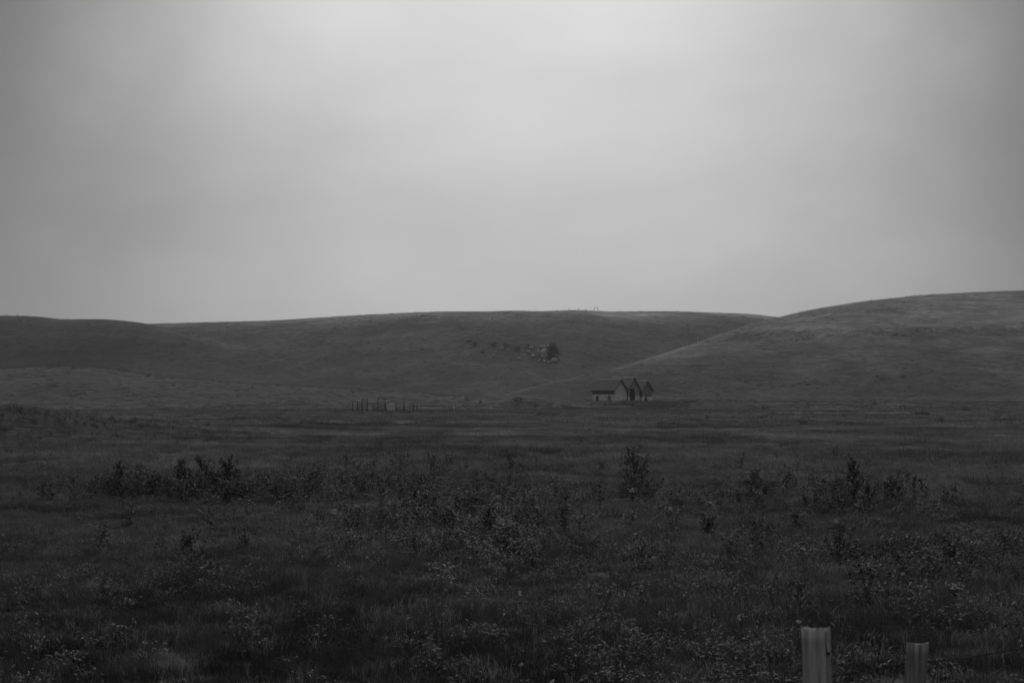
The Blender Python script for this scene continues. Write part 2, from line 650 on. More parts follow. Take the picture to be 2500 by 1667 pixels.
M_POST = material('post_wood', 0.12, 0.33, 26.0, 0.9, (1, 1, 0.06), 0.5, 60, 7, 0.2, 0.36, 0.62, 0.004)
M_POST_D = material('post_wood_dark', 0.075, 0.21, 26.0, 0.9, (1, 1, 0.06), 0.5, 60, 7, 0.2, 0.36, 0.62, 0.004)
M_WIRE = material('rusty_wire', 0.008, 0.02, 60.0, 0.8, spec=0.3)
M_ROCK = material('pale_rock', 0.18, 0.36, 0.9, 0.95, (1, 1, 1.6), 0.9, 3.0, 6, 0.2, 0.35, 0.65, 0.25)
M_DKROCK = material('dark_rock', 0.02, 0.05, 2.0, 0.95, (1, 1, 1), 0.6, 5.0)
M_SHRUB = material('shrub_leaf', 0.012, 0.035, 3.0, 0.8, spec=0.25)
def toned(m):
    """multiply a material's colour by the tone carried by each scattered tuft"""
    t = m.node_tree
    at = t.nodes.new('ShaderNodeAttribute')
    at.attribute_type = 'INSTANCER'
    at.attribute_name = 'tone'
    mu = t.nodes.new('ShaderNodeMath')
    mu.operation = 'MULTIPLY'
    pb = t.nodes['Principled BSDF']
    t.links.new(pb.inputs['Base Color'].links[0].from_socket, mu.inputs[0])
    t.links.new(at.outputs['Fac'], mu.inputs[1])
    t.links.new(mu.outputs[0], pb.inputs['Base Color'])
    for n_ in t.nodes:
        if n_.type == 'BSDF_TRANSLUCENT':
            t.links.new(mu.outputs[0], n_.inputs['Color'])
    return m


M_GRASS_F = toned(material('grass_blade', 0.75, 1.25, 5.0, 0.75, spec=0.25, rand=0.25, trans=0.45, patch=0.45))
M_GRASS = material('tuft_blade', 0.05, 0.09, 5.0, 0.75, spec=0.25, rand=0.3, trans=0.4)
M_GRASS_D = material('dry_grass_blade', 0.12, 0.22, 5.0, 0.75, spec=0.25, rand=0.3, trans=0.4, patch=0.3)
M_LEAF = material('weed_leaf', 0.05, 0.12, 30.0, 0.55, spec=0.4, rand=0.35, trans=0.25)
M_LEAF_P = material('pale_weed_leaf', 0.065, 0.135, 30.0, 0.55, spec=0.4, rand=0.3, trans=0.25)
M_DARK = material('dark_weed_leaf', 0.018, 0.045, 30.0, 0.6, spec=0.35, rand=0.2, trans=0.2)
M_SCRUB = material('scrub_leaf', 0.03, 0.07, 5.0, 0.8, spec=0.25, rand=0.4)
M_BANK = material('bank_weed_leaf', 0.045, 0.10, 5.0, 0.8, spec=0.25, rand=0.4)
M_STEM = material('weed_stem', 0.02, 0.045, 30.0, 0.7)
M_STRAW = material('straw_stalk', 0.2, 0.34, 20.0, 0.8)
M_PETAL = material('pale_petal', 0.20, 0.34, 60.0, 0.8, spec=0.2, rand=0.25)
M_DISC = material('flower_disc', 0.10, 0.2, 80.0, 0.9)


# ------------------------------------------------------------------ the barn
def wall_strips(mb, org, ax, nrm_, width, top, holes, th=0.16):
    """upright wall along ax from org, cut into strips round its openings; top(s) gives the height"""
    cuts = {0.0, width}
    for (a, b, c, d) in holes:
        cuts.add(a)
        cuts.add(b)
    if top(width / 2) > max(top(0), top(width)) + 0.01:
        cuts.add(width / 2)
    cuts = sorted(cuts)
    for s0, s1 in zip(cuts[:-1], cuts[1:]):
        mid = (s0 + s1) / 2
        hs = sorted([(c, d) for (a, b, c, d) in holes if a <= mid <= b])
        zs = [-0.9]
        for c, d in hs:
            zs += [c, d]
        zs.append(None)
        for i in range(0, len(zs), 2):
            z0 = zs[i]
            za, zb_ = (top(s0), top(s1)) if zs[i + 1] is None else (zs[i + 1], zs[i + 1])
            if za - z0 < 0.02 and zb_ - z0 < 0.02:
                continue
            p = []
            for off in (0, -th):
                for s, z in ((s0, z0), (s1, z0), (s1, zb_), (s0, za)):
                    p.append((org[0] + ax[0] * s + nrm_[0] * off, org[1] + ax[1] * s + nrm_[1] * off, z))
            mb.add(p, [(0, 1, 2, 3), (7, 6, 5, 4), (0, 4, 5, 1), (1, 5, 6, 2), (2, 6, 7, 3), (3, 7, 4, 0)])


def slab(mb, a, b, c, d, th):
    a, b, c, d = [np.array(p, float) for p in (a, b, c, d)]
    n = np.cross(b - a, d - a)
    n /= np.linalg.norm(n)
    if n[2] < 0:
        n = -n
    p = [a, b, c, d] + [q - n * th for q in (a, b, c, d)]
    mb.add(p, [(0, 1, 2, 3), (7, 6, 5, 4), (0, 4, 5, 1), (1, 5, 6, 2), (2, 6, 7, 3), (3, 7, 4, 0)])


def build_barn():
    y0 = 400.0
    p0 = at_depth(1501, y0)
    barn = empty('barn', (p0[0], p0[1], z_of_row(979.5, y0)), 'weathered three-gabled wooden barn with dark doorways standing on the flat below the hills', 'barn', rz=math.radians(40))
    # local x along the gable fronts, local y along the ridges, away from the viewer
    G = (1, 0)
    Lx = (0, 1)

    def wing(x0, w, l0, L, he, hp, band, front_holes, side_holes, mat):
        def gt(s):
            return he + (hp - he) * (1 - abs(s - w / 2) / (w / 2))
        wl = MB()
        wall_strips(wl, (x0, l0), G, (0, -1), w, gt, front_holes)
        wall_strips(wl, (x0, l0 + L), G, (0, 1), w, gt, [])
        wall_strips(wl, (x0, l0 + 0.16), Lx, (-1, 0), L - 0.32, lambda s: he, [(a - 0.16, b - 0.16, c, d) for a, b, c, d in side_holes])
        wall_strips(wl, (x0 + w, l0 + 0.16), Lx, (1, 0), L - 0.32, lambda s: he, [])
        wall = wl.obj('wall', mat, barn)
        # dark boards high on the side wall, eave shade put into their colour
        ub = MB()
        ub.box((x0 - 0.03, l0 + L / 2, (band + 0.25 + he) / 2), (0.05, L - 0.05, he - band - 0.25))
        ub.obj('eave_shade_boards', M_RAIL, wall)
        # whitewashed lower courses, proud of the boards, cut round the openings
        bs = MB()
        wall_strips(bs, (x0 - 0.03, l0 - 0.03), G, (0, -1), w + 0.06, lambda s: band + 0.22 * math.sin(s * 2.3 + x0) + 0.1 * math.sin(s * 7.1),
                    [(a + 0.03, b + 0.03, c, min(d, band - 0.25) if d > band else d) if d < band - 0.25 else (a + 0.03, b + 0.03, -0.9, 9.0) for a, b, c, d in front_holes if c < band], 0.03)
        wall_strips(bs, (x0 - 0.03, l0), Lx, (-1, 0), L, lambda s: band - 0.05 + 0.12 * math.sin(s * 1.9 + x0) + 0.06 * math.sin(s * 6.3), side_holes, 0.03)
        bs.obj('plaster_band', M_STONE_WASH, wall)
        # roof: two slabs, bargeboards, ridge cap
        ov, og = 0.45, 0.35
        k = (hp - he) / (w / 2)
        rf = MB()
        ya, yb = l0 - og, l0 + L + og
        sag = -0.07
        nseg = 6
        for sgn in (-1, 1):
            xe = x0 + w / 2 + sgn * (w / 2 + ov)
            ze = he - k * ov + 0.14
            xm = x0 + w / 2
            for i in range(nseg):
                t0, t1 = i / nseg, (i + 1) / nseg
                s0, s1 = sag * 4 * t0 * (1 - t0), sag * 4 * t1 * (1 - t1)
                u0, u1 = ya + (yb - ya) * t0, ya + (yb - ya) * t1
                slab(rf, (xe, u0, ze + s0 * 1.4), (xe, u1, ze + s1 * 1.4), (xm, u1, hp + 0.14 + s1), (xm, u0, hp + 0.14 + s0), 0.11)
        roof = rf.obj('roof', M_ROOF, barn)
        rc = MB()
        rc.tube([(x0 + w / 2, ya + (yb - ya) * t, hp + 0.15 + sag * 4 * t * (1 - t)) for t in np.linspace(0.0, 1, 7)], 0.13, 6)
        rc.obj('ridge_cap', M_RIDGE, roof)
        for sgn in (-1, 1):
            bb = MB()
            xe = x0 + w / 2 + sgn * (w / 2 + ov)
            ze = he - k * ov + 0.03
            slab(bb, (x0 + w / 2, ya - 0.06, hp + 0.03), (xe, ya - 0.06, ze), (xe, ya - 0.003, ze), (x0 + w / 2, ya - 0.003, hp + 0.03), 0.42 if sgn > 0 else 0.25)
            bb.obj('bargeboard', M_ROOF if sgn < 0 else M_FASCIA, roof)  # right board dark: shade of the overhang put into its colour
        eb = MB()
        eb.box((x0 - ov - 0.03, (ya + yb) / 2, he - k * ov), (0.05, yb - ya - 0.02, 0.24))
        eb.obj('eave_underside_shade', M_FASCIA, roof)  # dark colour stands for the shaded underside of the eave
        return wall

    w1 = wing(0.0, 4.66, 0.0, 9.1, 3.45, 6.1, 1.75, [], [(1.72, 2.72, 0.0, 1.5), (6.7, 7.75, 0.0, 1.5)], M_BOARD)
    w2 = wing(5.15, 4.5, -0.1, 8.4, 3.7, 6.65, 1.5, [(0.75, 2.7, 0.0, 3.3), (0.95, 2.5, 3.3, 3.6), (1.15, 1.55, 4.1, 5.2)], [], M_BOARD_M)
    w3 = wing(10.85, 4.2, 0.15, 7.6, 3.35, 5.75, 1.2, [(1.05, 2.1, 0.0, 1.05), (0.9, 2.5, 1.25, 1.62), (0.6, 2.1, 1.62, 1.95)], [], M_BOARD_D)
    # link wall between the second and third gables, with its own short roof
    lk = MB()
    wall_strips(lk, (9.66, 1.1), G, (0, -1), 1.18, lambda s: 3.2, [])
    lw = lk.obj('wall', M_BOARD, barn)
    lr = MB()
    slab(lr, (9.60, 0.55, 3.15), (10.9, 0.55, 3.15), (10.9, 2.2, 3.75), (9.60, 2.2, 3.75), 0.12)
    lr.obj('roof', M_ROOF, barn)
    # loose boards: door jambs, hanging shutter, broken planks over the third window
    fr = MB()
    fr.box((5.15 + 0.68, -0.17, 1.6), (0.14, 0.07, 3.5))
    fr.obj('door_post', M_FASCIA, w2)
    pl = MB()
    pl.box((5.15 + 0.35, -0.2, 1.55), (0.75, 0.05, 0.12))
    pl.obj('hinge_rail', M_FASCIA, w2)
    for x, z, wd, rz in ((10.85 + 1.3, 1.45, 1.7, 0.08), (10.85 + 1.9, 1.12, 1.3, -0.06), (10.85 + 1.0, 1.75, 1.0, 0.15)):
        b = MB()
        b.box((0, 0, 0), (wd, 0.05, 0.13))
        o = b.obj('broken_board', M_BOARD, w3, loc=(x, 0.06, z))
        o.rotation_euler = (0, rz, 0)
    cb = MB()
    cb.box((4.9, -0.12, 2.0), (0.2, 0.12, 4.2))
    cb.obj('gap_shade_strip', M_FASCIA, w1)  # dark strip added in the gap, painting the shade between the wings
    sb = MB()
    sb.box((-0.24, 2.0, 1.15), (0.06, 1.7, 0.12))
    sb.obj('wall_plank', M_FASCIA, w1)
    return barn


build_barn()


# ------------------------------------------------------------------ corral
def timber(mb, a, b, w, h=None):
    """a squared, slightly uneven timber between two points"""
    mb.tube([a, tuple((np.array(a) + np.array(b)) / 2 + np.array((0, 0, rnd.uniform(-0.02, 0.02)))), b], [w * 0.44, w * 0.42, w * 0.40], 6)


def corral():
    y0 = 265.0
    o0 = at_depth(925, y0)
    root = empty('corral', o0, 'old dark timber corral of posts, rails and tall gate frames on the flat pasture', 'corral')

    def P(px, row, y):
        d = ray(px, row)
        return np.array((d[0] / d[1] * y, y, EYE + d[2] / d[1] * y)) - o0

    def post(px, rt, y, w=0.20, lean=0.0, mat=None):
        b = at_depth(px, y) - o0
        t = P(px + lean, rt, y)
        m = MB()
        m.tube([b - np.array((0, 0, 0.4)), (b + t) / 2 + np.array((rnd.uniform(-.02, .02), 0, 0)), t], [w * 0.43, w * 0.40, w * 0.36], 7)
        m.obj('post', mat or M_RAIL, root, True)

    def rail(px0, r0, px1, r1, ya, yb, w=0.16, mat=None, nm='rail'):
        m = MB()
        timber(m, P(px0, r0, ya), P(px1, r1, yb), w)
        m.obj(nm, mat or M_RAIL, root)

    # first tall frame
    post(861, 978.5, 262, 0.24)
    post(873, 979, 266, 0.24)
    rail(859, 979.5, 874.5, 979, 262, 266, 0.18, nm='crossbar')
    # second tall frame
    post(884.5, 974, 263, 0.26)
    post(897, 973.5, 265, 0.24)
    rail(883, 974.5, 898.5, 974, 263, 265, 0.12, nm='crossbar')
    for r in (983, 988, 993, 998):
        rail(873, r, 897, r + 0.5, 266, 265, 0.12)
    # third tall frame behind
    post(922.5, 971.5, 270, 0.16)
    post(940, 971.5, 270, 0.18)
    rail(921, 972, 941.5, 972, 270, 270, 0.12, nm='crossbar')
    rail(940, 969.5, 965, 969.5, 278, 280, 0.08)
    rail(897, 983.3, 922, 983.3, 265, 267, 0.09)
    # boarded panel
    for r in (983.5, 989, 994.3, 998.8):
        rail(910, r, 941, r + 0.2, 267, 266, 0.17)
    post(910.5, 983, 267, 0.16)
    post(941.5, 982.5, 266, 0.34)
    # pale boarded gate standing ajar
    gate = empty('corral_gate', P(957, 1002, 262) + o0, 'gate of pale bleached boards standing ajar in the corral', 'gate')
    go = P(957, 1002, 262)
    for k, r in enumerate((985.5, 990.8, 995.6, 1000)):
        m = MB()
        timber(m, P(949, r + 1.2, 258.5) - go, P(965, r - 1.2, 263.5) - go, 0.20)
        m.obj('board', M_PALE_RAIL, gate)
    m = MB()
    timber(m, P(965.6, 983, 263.7) - go, P(965.6, 1002, 263.7) - go, 0.18)
    m.obj('gate_stile', M_RAIL, gate)
    post(966.5, 977, 264, 0.20)
    rail(941, 982.8, 986, 983.2, 266, 263, 0.10)
    post(986.5, 982.5, 263, 0.34)
    post(985, 970, 276, 0.08)
    post(1001, 984, 268, 0.10)
    for r in (985, 990, 995.5):
        rail(999, r, 1009, r, 268, 266, 0.12)
    post(1009.5, 984, 266, 0.30)
    post(1018, 986, 268, 0.20, 2.0)
    rail(1010, 988.5, 1020, 987.5, 266, 268, 0.08)


corral()


def single_post(name, px, rb, hpx, width, mat, label, group=None, lean=0.0, y=None):
    g = ground_at(px, rb) if y is None else at_depth(px, y)
    h = hpx / FPX * g[1]
    m = MB()
    l = lean / FPX * g[1]
    m.tube([(0, 0, -0.5), (l * 0.4, 0, h * 0.5), (l, 0, h)], [width * 0.55, width * 0.5, width * 0.45], 7)
    o = m.obj(name, mat, None, True, tuple(g))
    return tag(o, label, 'post', group)


single_post('fence_post', 1108, 999, 11.5, 0.22, M_PALE_RAIL, 'lone pale wooden post right of the corral', y=272)
single_post('fence_post', 1704, 842, 13, 0.30, M_PALE_RAIL, 'pale post on the shoulder where the right hill meets the far hill', y=590)
single_post('fence_post', 2239, 812, 11, 0.35, M_FASCIA, 'short dark post beside the bench on the right hill')

# fence along the crests
for i, (px, hp_) in enumerate(((15, 8), (41, 7.5), (67, 4), (117, 3), (141, 5), (166, 4))):
    c = crest(px, T_L)
    single_post('ridge_post', px, 0, hp_, 0.30, M_RAIL, ordinal(i, 6) + ' of the thin fence posts on the skyline of the left hill', 'fence posts on the left skyline', y=c[1] - 4)
for i, (px, hp_) in enumerate(((625, 4), (641, 5), (647, 5), (668, 5), (1335, 3), (1362, 6), (1389, 8), (1413, 8), (1431, 8), (1465, 5), (1470, 4.5), (1477, 4.5), (1487, 4))):
    c = crest(px, T_C)
    single_post('ridge_post', px, 0, hp_, 0.30, M_RAIL, ordinal(i, 13) + ' of the thin fence posts on the skyline of the middle hill', 'fence posts on the middle skyline', y=c[1] - 4)
for px, hp_, ln, lb in ((2086, 7, 0, 'shorter of two posts on the skyline of the right hill'), (2128, 11, 1.2, 'taller leaning post on the skyline of the right hill')):
    c = crest(px, T_R)
    single_post('ridge_post', px, 0, hp_, 0.26, M_RAIL, lb, None, ln, y=c[1] - 4)
# gate frame on the skyline
gc = crest(1455, T_C)
gy = gc[1] - 5
gc = at_depth(1455, gy)
gf = empty('gate_frame', gc, 'tall gate frame of two posts and a crossbar on the skyline', 'gate frame')
sc_ = gy / FPX
for px in (1451, 1460):
    m = MB()
    b = at_depth(px, gy) - gc
    m.tube([b - np.array((0, 0, 0.5)), (b[0], b[1], 10.5 * sc_)], 0.15, 6)
    m.obj('post', M_RAIL, gf)
m = MB()
m.tube([(-6.2 * sc_, 0, 10 * sc_), (6.2 * sc_, 0, 10 * sc_)], 0.10, 6)
m.obj('crossbar', M_RAIL, gf)

# low fence, stand and trough on the right-hand flat
for i, (px, hp_) in enumerate(((2251, 11), (2310, 12), (2331, 12), (2368, 10), (2388, 12), (2412, 12), (2443, 13), (2482, 15))):
    single_post('fence_post', px, 1000, hp_, 0.14, M_RAIL, ordinal(i, 8) + ' of the thin dark fence posts along the right-hand flat', 'fence posts on the right-hand flat', y=300 + 3 * (i % 2))
g = at_depth(2203, 296)
st = empty('feed_stand', g, 'small pale-topped stand on two thin legs out on the right-hand flat', 'stand')
k = 296 / FPX
m = MB()
m.box((0, 0, 20 * k), (15 * k, 0.7, 0.28))
m.obj('top', M_PALE_RAIL, st)
for dx in (-5, 5):
    m = MB()
    m.tube([(dx * k, 0, -0.3), (dx * k, 0, 20 * k - 0.145)], 0.08, 6)
    m.obj('leg', M_RAIL, st)
g = ground_at(2252, 1013)
tr = empty('trough', g, 'long low dark trough lying in the grass on the right', 'trough')
k = g[1] / FPX
m = MB()
m.box((0, 0, 0.22), (31 * k, 0.5, 0.22))
m.obj('basin', M_FASCIA, tr)
for dx in (-14, 14):
    m = MB()
    m.box((dx * k, 0, 0.08), (0.3, 0.56, 0.36))
    m.obj('foot', M_FASCIA, tr)


# ------------------------------------------------------------------ rocks
def rock_mesh(seed, mat):
    import bmesh
    bm = bmesh.new()
    bmesh.ops.create_icosphere(bm, subdivisions=3, radius=1.0)
    r = random.Random(seed)
    planes = []
    for _ in range(11):
        n = np.array((r.gauss(0, 1), r.gauss(0, 1), r.gauss(0, 0.8)))
        planes.append((n / np.linalg.norm(n), r.uniform(0.55, 0.9)))
    for v in bm.verts:
        p = np.array(v.co)
        for n, d in planes:
            s = p.dot(n) - d
            if s > 0:
                p = p - n * s
        p = p * (1 + 0.07 * float(fbm(np.array(p[0] * 3 + seed), np.array(p[1] * 3 + p[2] * 2), seed, 3)))
        v.co = p
    me = bpy.data.meshes.new('boulder')
    bm.to_mesh(me)
    bm.free()
    me.materials.append(mat)
    return me


RM = [rock_mesh(s, M_ROCK) for s in range(6)]


def boulder(px, row, wpx, hpx, label, group=None, me=None, name='boulder', cat='rock'):
    g = ground_at(px, row)
    k = g[1] / FPX
    o = bpy.data.objects.new(name, me or rnd.choice(RM))
    COL.objects.link(o)
    o.location = (g[0], g[1], g[2] + 0.25 * hpx * k)
    o.scale = (wpx * k / 1.5, wpx * k / 1.9, hpx * k / 1.45)
    o.rotation_euler = (rnd.uniform(-.15, .15), rnd.uniform(-.25, .25), rnd.uniform(0, 6))
    return tag(o, label, cat, group)


boulder(1330, 872, 20, 24, 'largest pale boulder of the hillside outcrop, touching the dark bush', me=RM[1])
boulder(1313, 868, 14, 18, 'upright pale boulder just left of the largest one in the outcrop', me=RM[2])
boulder(1352, 883, 16, 11, 'low pale boulder below the dark bush on the hillside', me=RM[3])
boulder(1324, 850, 18, 8, 'flat pale rock slab at the top of the outcrop', me=RM[4])
boulder(1340, 848, 12, 7, 'small pale rock at the top of the outcrop beside the dark bush', me=RM[2])
boulder(1303, 872, 12, 9, 'low pale boulder at the left end of the outcrop', me=RM[5])
boulder(1206, 870, 11, 6, 'small pale rock alone on the slope left of the outcrop', me=RM[0])
boulder(1154, 868, 8, 10, 'small pale rock farthest left of the outcrop on the slope', me=RM[3])
ST = sorted(((1305, 856, 10, 6), (1318, 882, 9, 6), (1329, 882, 10, 6), (1340, 885, 8, 5), (1310, 848, 9, 4), (1268, 877, 9, 4), (1225, 852, 12, 5), (1230, 846, 9, 4), (1145, 833, 16, 4), (1365, 879, 8, 5), (1320, 862, 8, 6), (1290, 862, 11, 6), (1296, 850, 13, 5), (1282, 868, 7, 5), (1240, 856, 8, 4), (1212, 862, 7, 4), (1336, 862, 10, 9), (1180, 852, 7, 4)))
for i, (px, r, w, h) in enumerate(ST):
    boulder(px, r, w, h, ordinal(i, len(ST)) + ' of the small pale stones in the hillside outcrop', 'small stones of the outcrop')
DR = [rock_mesh(s + 40, M_DKROCK) for s in range(3)]
boulder(1157, 1016, 11, 7, 'small dark rock lying in the pasture below the lone pale post', me=DR[0])


# ------------------------------------------------------------------ shrubs and weeds
def shrub(px, row, wpx, hpx, label, seed, n=900, lf=0.35, group=None, mat=None, cat='bush'):
    g = ground_at(px, row)
    k = g[1] / FPX
    w, h = wpx * k, hpx * k
    r = random.Random(seed)
    root = empty('shrub', tuple(g), label, cat, group)
    st_ = MB()
    lv = MB()
    for i in range(7):
        a = r.uniform(0, 6.28)
        q = r.uniform(0.2, 0.8) * w * 0.5
        t = (math.cos(a) * q, math.sin(a) * q, h * r.uniform(0.6, 0.95))
        st_.tube([(0, 0, -0.2), (t[0] * 0.3, t[1] * 0.3, t[2] * 0.45), t], [0.03 * w, 0.02 * w, 0.006 * w], 5)
    for i in range(n):
        a = r.uniform(0, 6.28)
        z = r.random()
        rad = w * 0.5 * math.sqrt(max(0.0, 1 - ((z - 0.42) / 0.6) ** 2)) * r.random() ** 0.4 * (0.85 + 0.3 * math.sin(a * 3 + seed) * math.sin(z * 7 + a))
        p = (math.cos(a) * rad, math.sin(a) * rad, z * h * (0.95 + 0.15 * math.sin(a * 2 + seed)))
        d = np.array((math.cos(a) + r.uniform(-.8, .8), math.sin(a) + r.uniform(-.8, .8), r.uniform(-0.3, 1)))
        lv.leaf(p, d, np.array((r.uniform(-.5, .5), r.uniform(-.5, .5), 1.0)), lf * r.uniform(0.6, 1.3) * w * 0.2, lf * r.uniform(0.5, 1) * w * 0.13)
    st_.obj('stem', M_STEM, root)
    o = lv.obj('foliage', mat or M_SHRUB, root)
    o['kind'] = 'stuff'
    return root


shrub(1349, 879, 34, 38, 'dense dark bush growing against the pale boulders of the outcrop', 3, 2200, 0.5)


for i, (px, row, w, h, lb) in enumerate(((1204, 845, 22, 9, 'low dark scrub on the slope left of the outcrop, topmost clump'), (1232, 849, 20, 11, 'low dark scrub clump midway between the outcrop and its leftmost rocks'), (1262, 856, 20, 9, 'low dark scrub clump just left of the outcrop boulders'), (1160, 842, 18, 7, 'low dark scrub clump farthest left of the outcrop'), (1290, 846, 14, 6, 'small dark scrub tuft above the left end of the outcrop'), (1178, 862, 16, 6, 'small dark scrub tuft below the leftmost scrub of the outcrop'))):
    shrub(px, row, w, h, lb, 60 + i, 260, 0.5, cat='scrub')


def weed_mesh(seed, h, spread, nbr, leaf_len, leaf_w, bush=0.0, tip=True, mult=1):
    """tall branching weed: returns stem and foliage builders, base at the origin"""
    r = random.Random(seed)
    st_ = MB()
    lv = MB()
    lean = np.array((r.uniform(-.08, .08), r.uniform(-.08, .08), 0)) * h
    spine = [np.array((0, 0, -0.05))]
    for i in range(1, 6):
        t = i / 5
        spine.append(np.array((lean[0] * t * t + r.uniform(-.012, .012) * h, lean[1] * t * t + r.uniform(-.012, .012) * h, h * t)))
    st_.tube(spine, [0.008 * h + 0.003] * 2 + [0.006 * h + 0.002] * 2 + [0.004 * h + .001] * 2, 5)

    def on(t):
        f = t * 5
        i = min(4, int(f))
        return spine[i] + (spine[i + 1] - spine[i]) * (f - i)

    def cluster(p, n, s):
        for _ in range(n * mult):
            d = np.array((r.gauss(0, 1), r.gauss(0, 1), r.gauss(0.25, 0.7)))
            q = np.array(p) + np.array((r.gauss(0, s), r.gauss(0, s), r.gauss(0, s)))
            lv.leaf(q, d, np.array((r.gauss(0, .4), r.gauss(0, .4), 1.0)), leaf_len * r.uniform(0.5, 1.3), leaf_w * r.uniform(0.6, 1.3), 0.15, r.uniform(0, .3))

    for b in range(nbr):
        t = 0.12 + 0.8 * (b + r.random()) / nbr
        a = r.uniform(0, 6.28)
        ln = spread * (1.15 - t * 0.7) * r.uniform(0.6, 1.35)
        p0 = on(t)
        up = r.uniform(0.5, 1.1)
        p1 = p0 + np.array((math.cos(a), math.sin(a), up * 0.7)) * ln * 0.5
        p2 = p0 + np.array((math.cos(a) * 0.9, math.sin(a) * 0.9, up * 1.25)) * ln
        st_.tube([p0, p1, p2], [0.004 * h + .001, 0.003 * h + .001, 0.0015 * h + .0008], 4, False)
        for q in np.linspace(0.25, 1.0, 4):
            pp = p0 + (p1 - p0) * min(1, q * 2) if q < 0.5 else p1 + (p2 - p1) * (q * 2 - 1)
            cluster(pp, 2 + int(3 * bush) + (2 if q > 0.9 else 0), leaf_len * 0.35)
    for t in np.linspace(0.2, 1.0, 7):
        cluster(on(t), 2 + int(3 * bush), leaf_len * 0.3)
    if tip:
        cluster(on(1.0), 6, leaf_len * 0.3)
    # bushy foot
    for _ in range(int(60 * bush)):
        a = r.uniform(0, 6.28)
        q = spread * r.random() ** 0.6
        cluster((math.cos(a) * q, math.sin(a) * q, h * 0.35 * r.random() * (1.1 - q / spread * 0.6)), 2, leaf_len * 0.4)
    return st_, lv


def tall_weed(px, row, hpx, wpx, label, seed, bush=0.4, nbr=12, group=None, mat=None, dens=1.0):
    g = ground_at(px, row)
    k = g[1] / FPX
    h, sp = hpx * k, 0.5 * wpx * k
    root = empty('weed', tuple(g), label, 'weed', group)
    s, l = weed_mesh(seed, h, sp * 1.25, max(4, int(nbr * 1.4)), 0.055, 0.03, bush * 0.8, True, 3 if (hpx > 55 and wpx > 36) else 2 if (hpx > 36 and wpx > 28) else 1)
    s.obj('stem', M_STEM, root)
    o = l.obj('foliage', mat or M_DARK, root)
    o['kind'] = 'stuff'
    return root


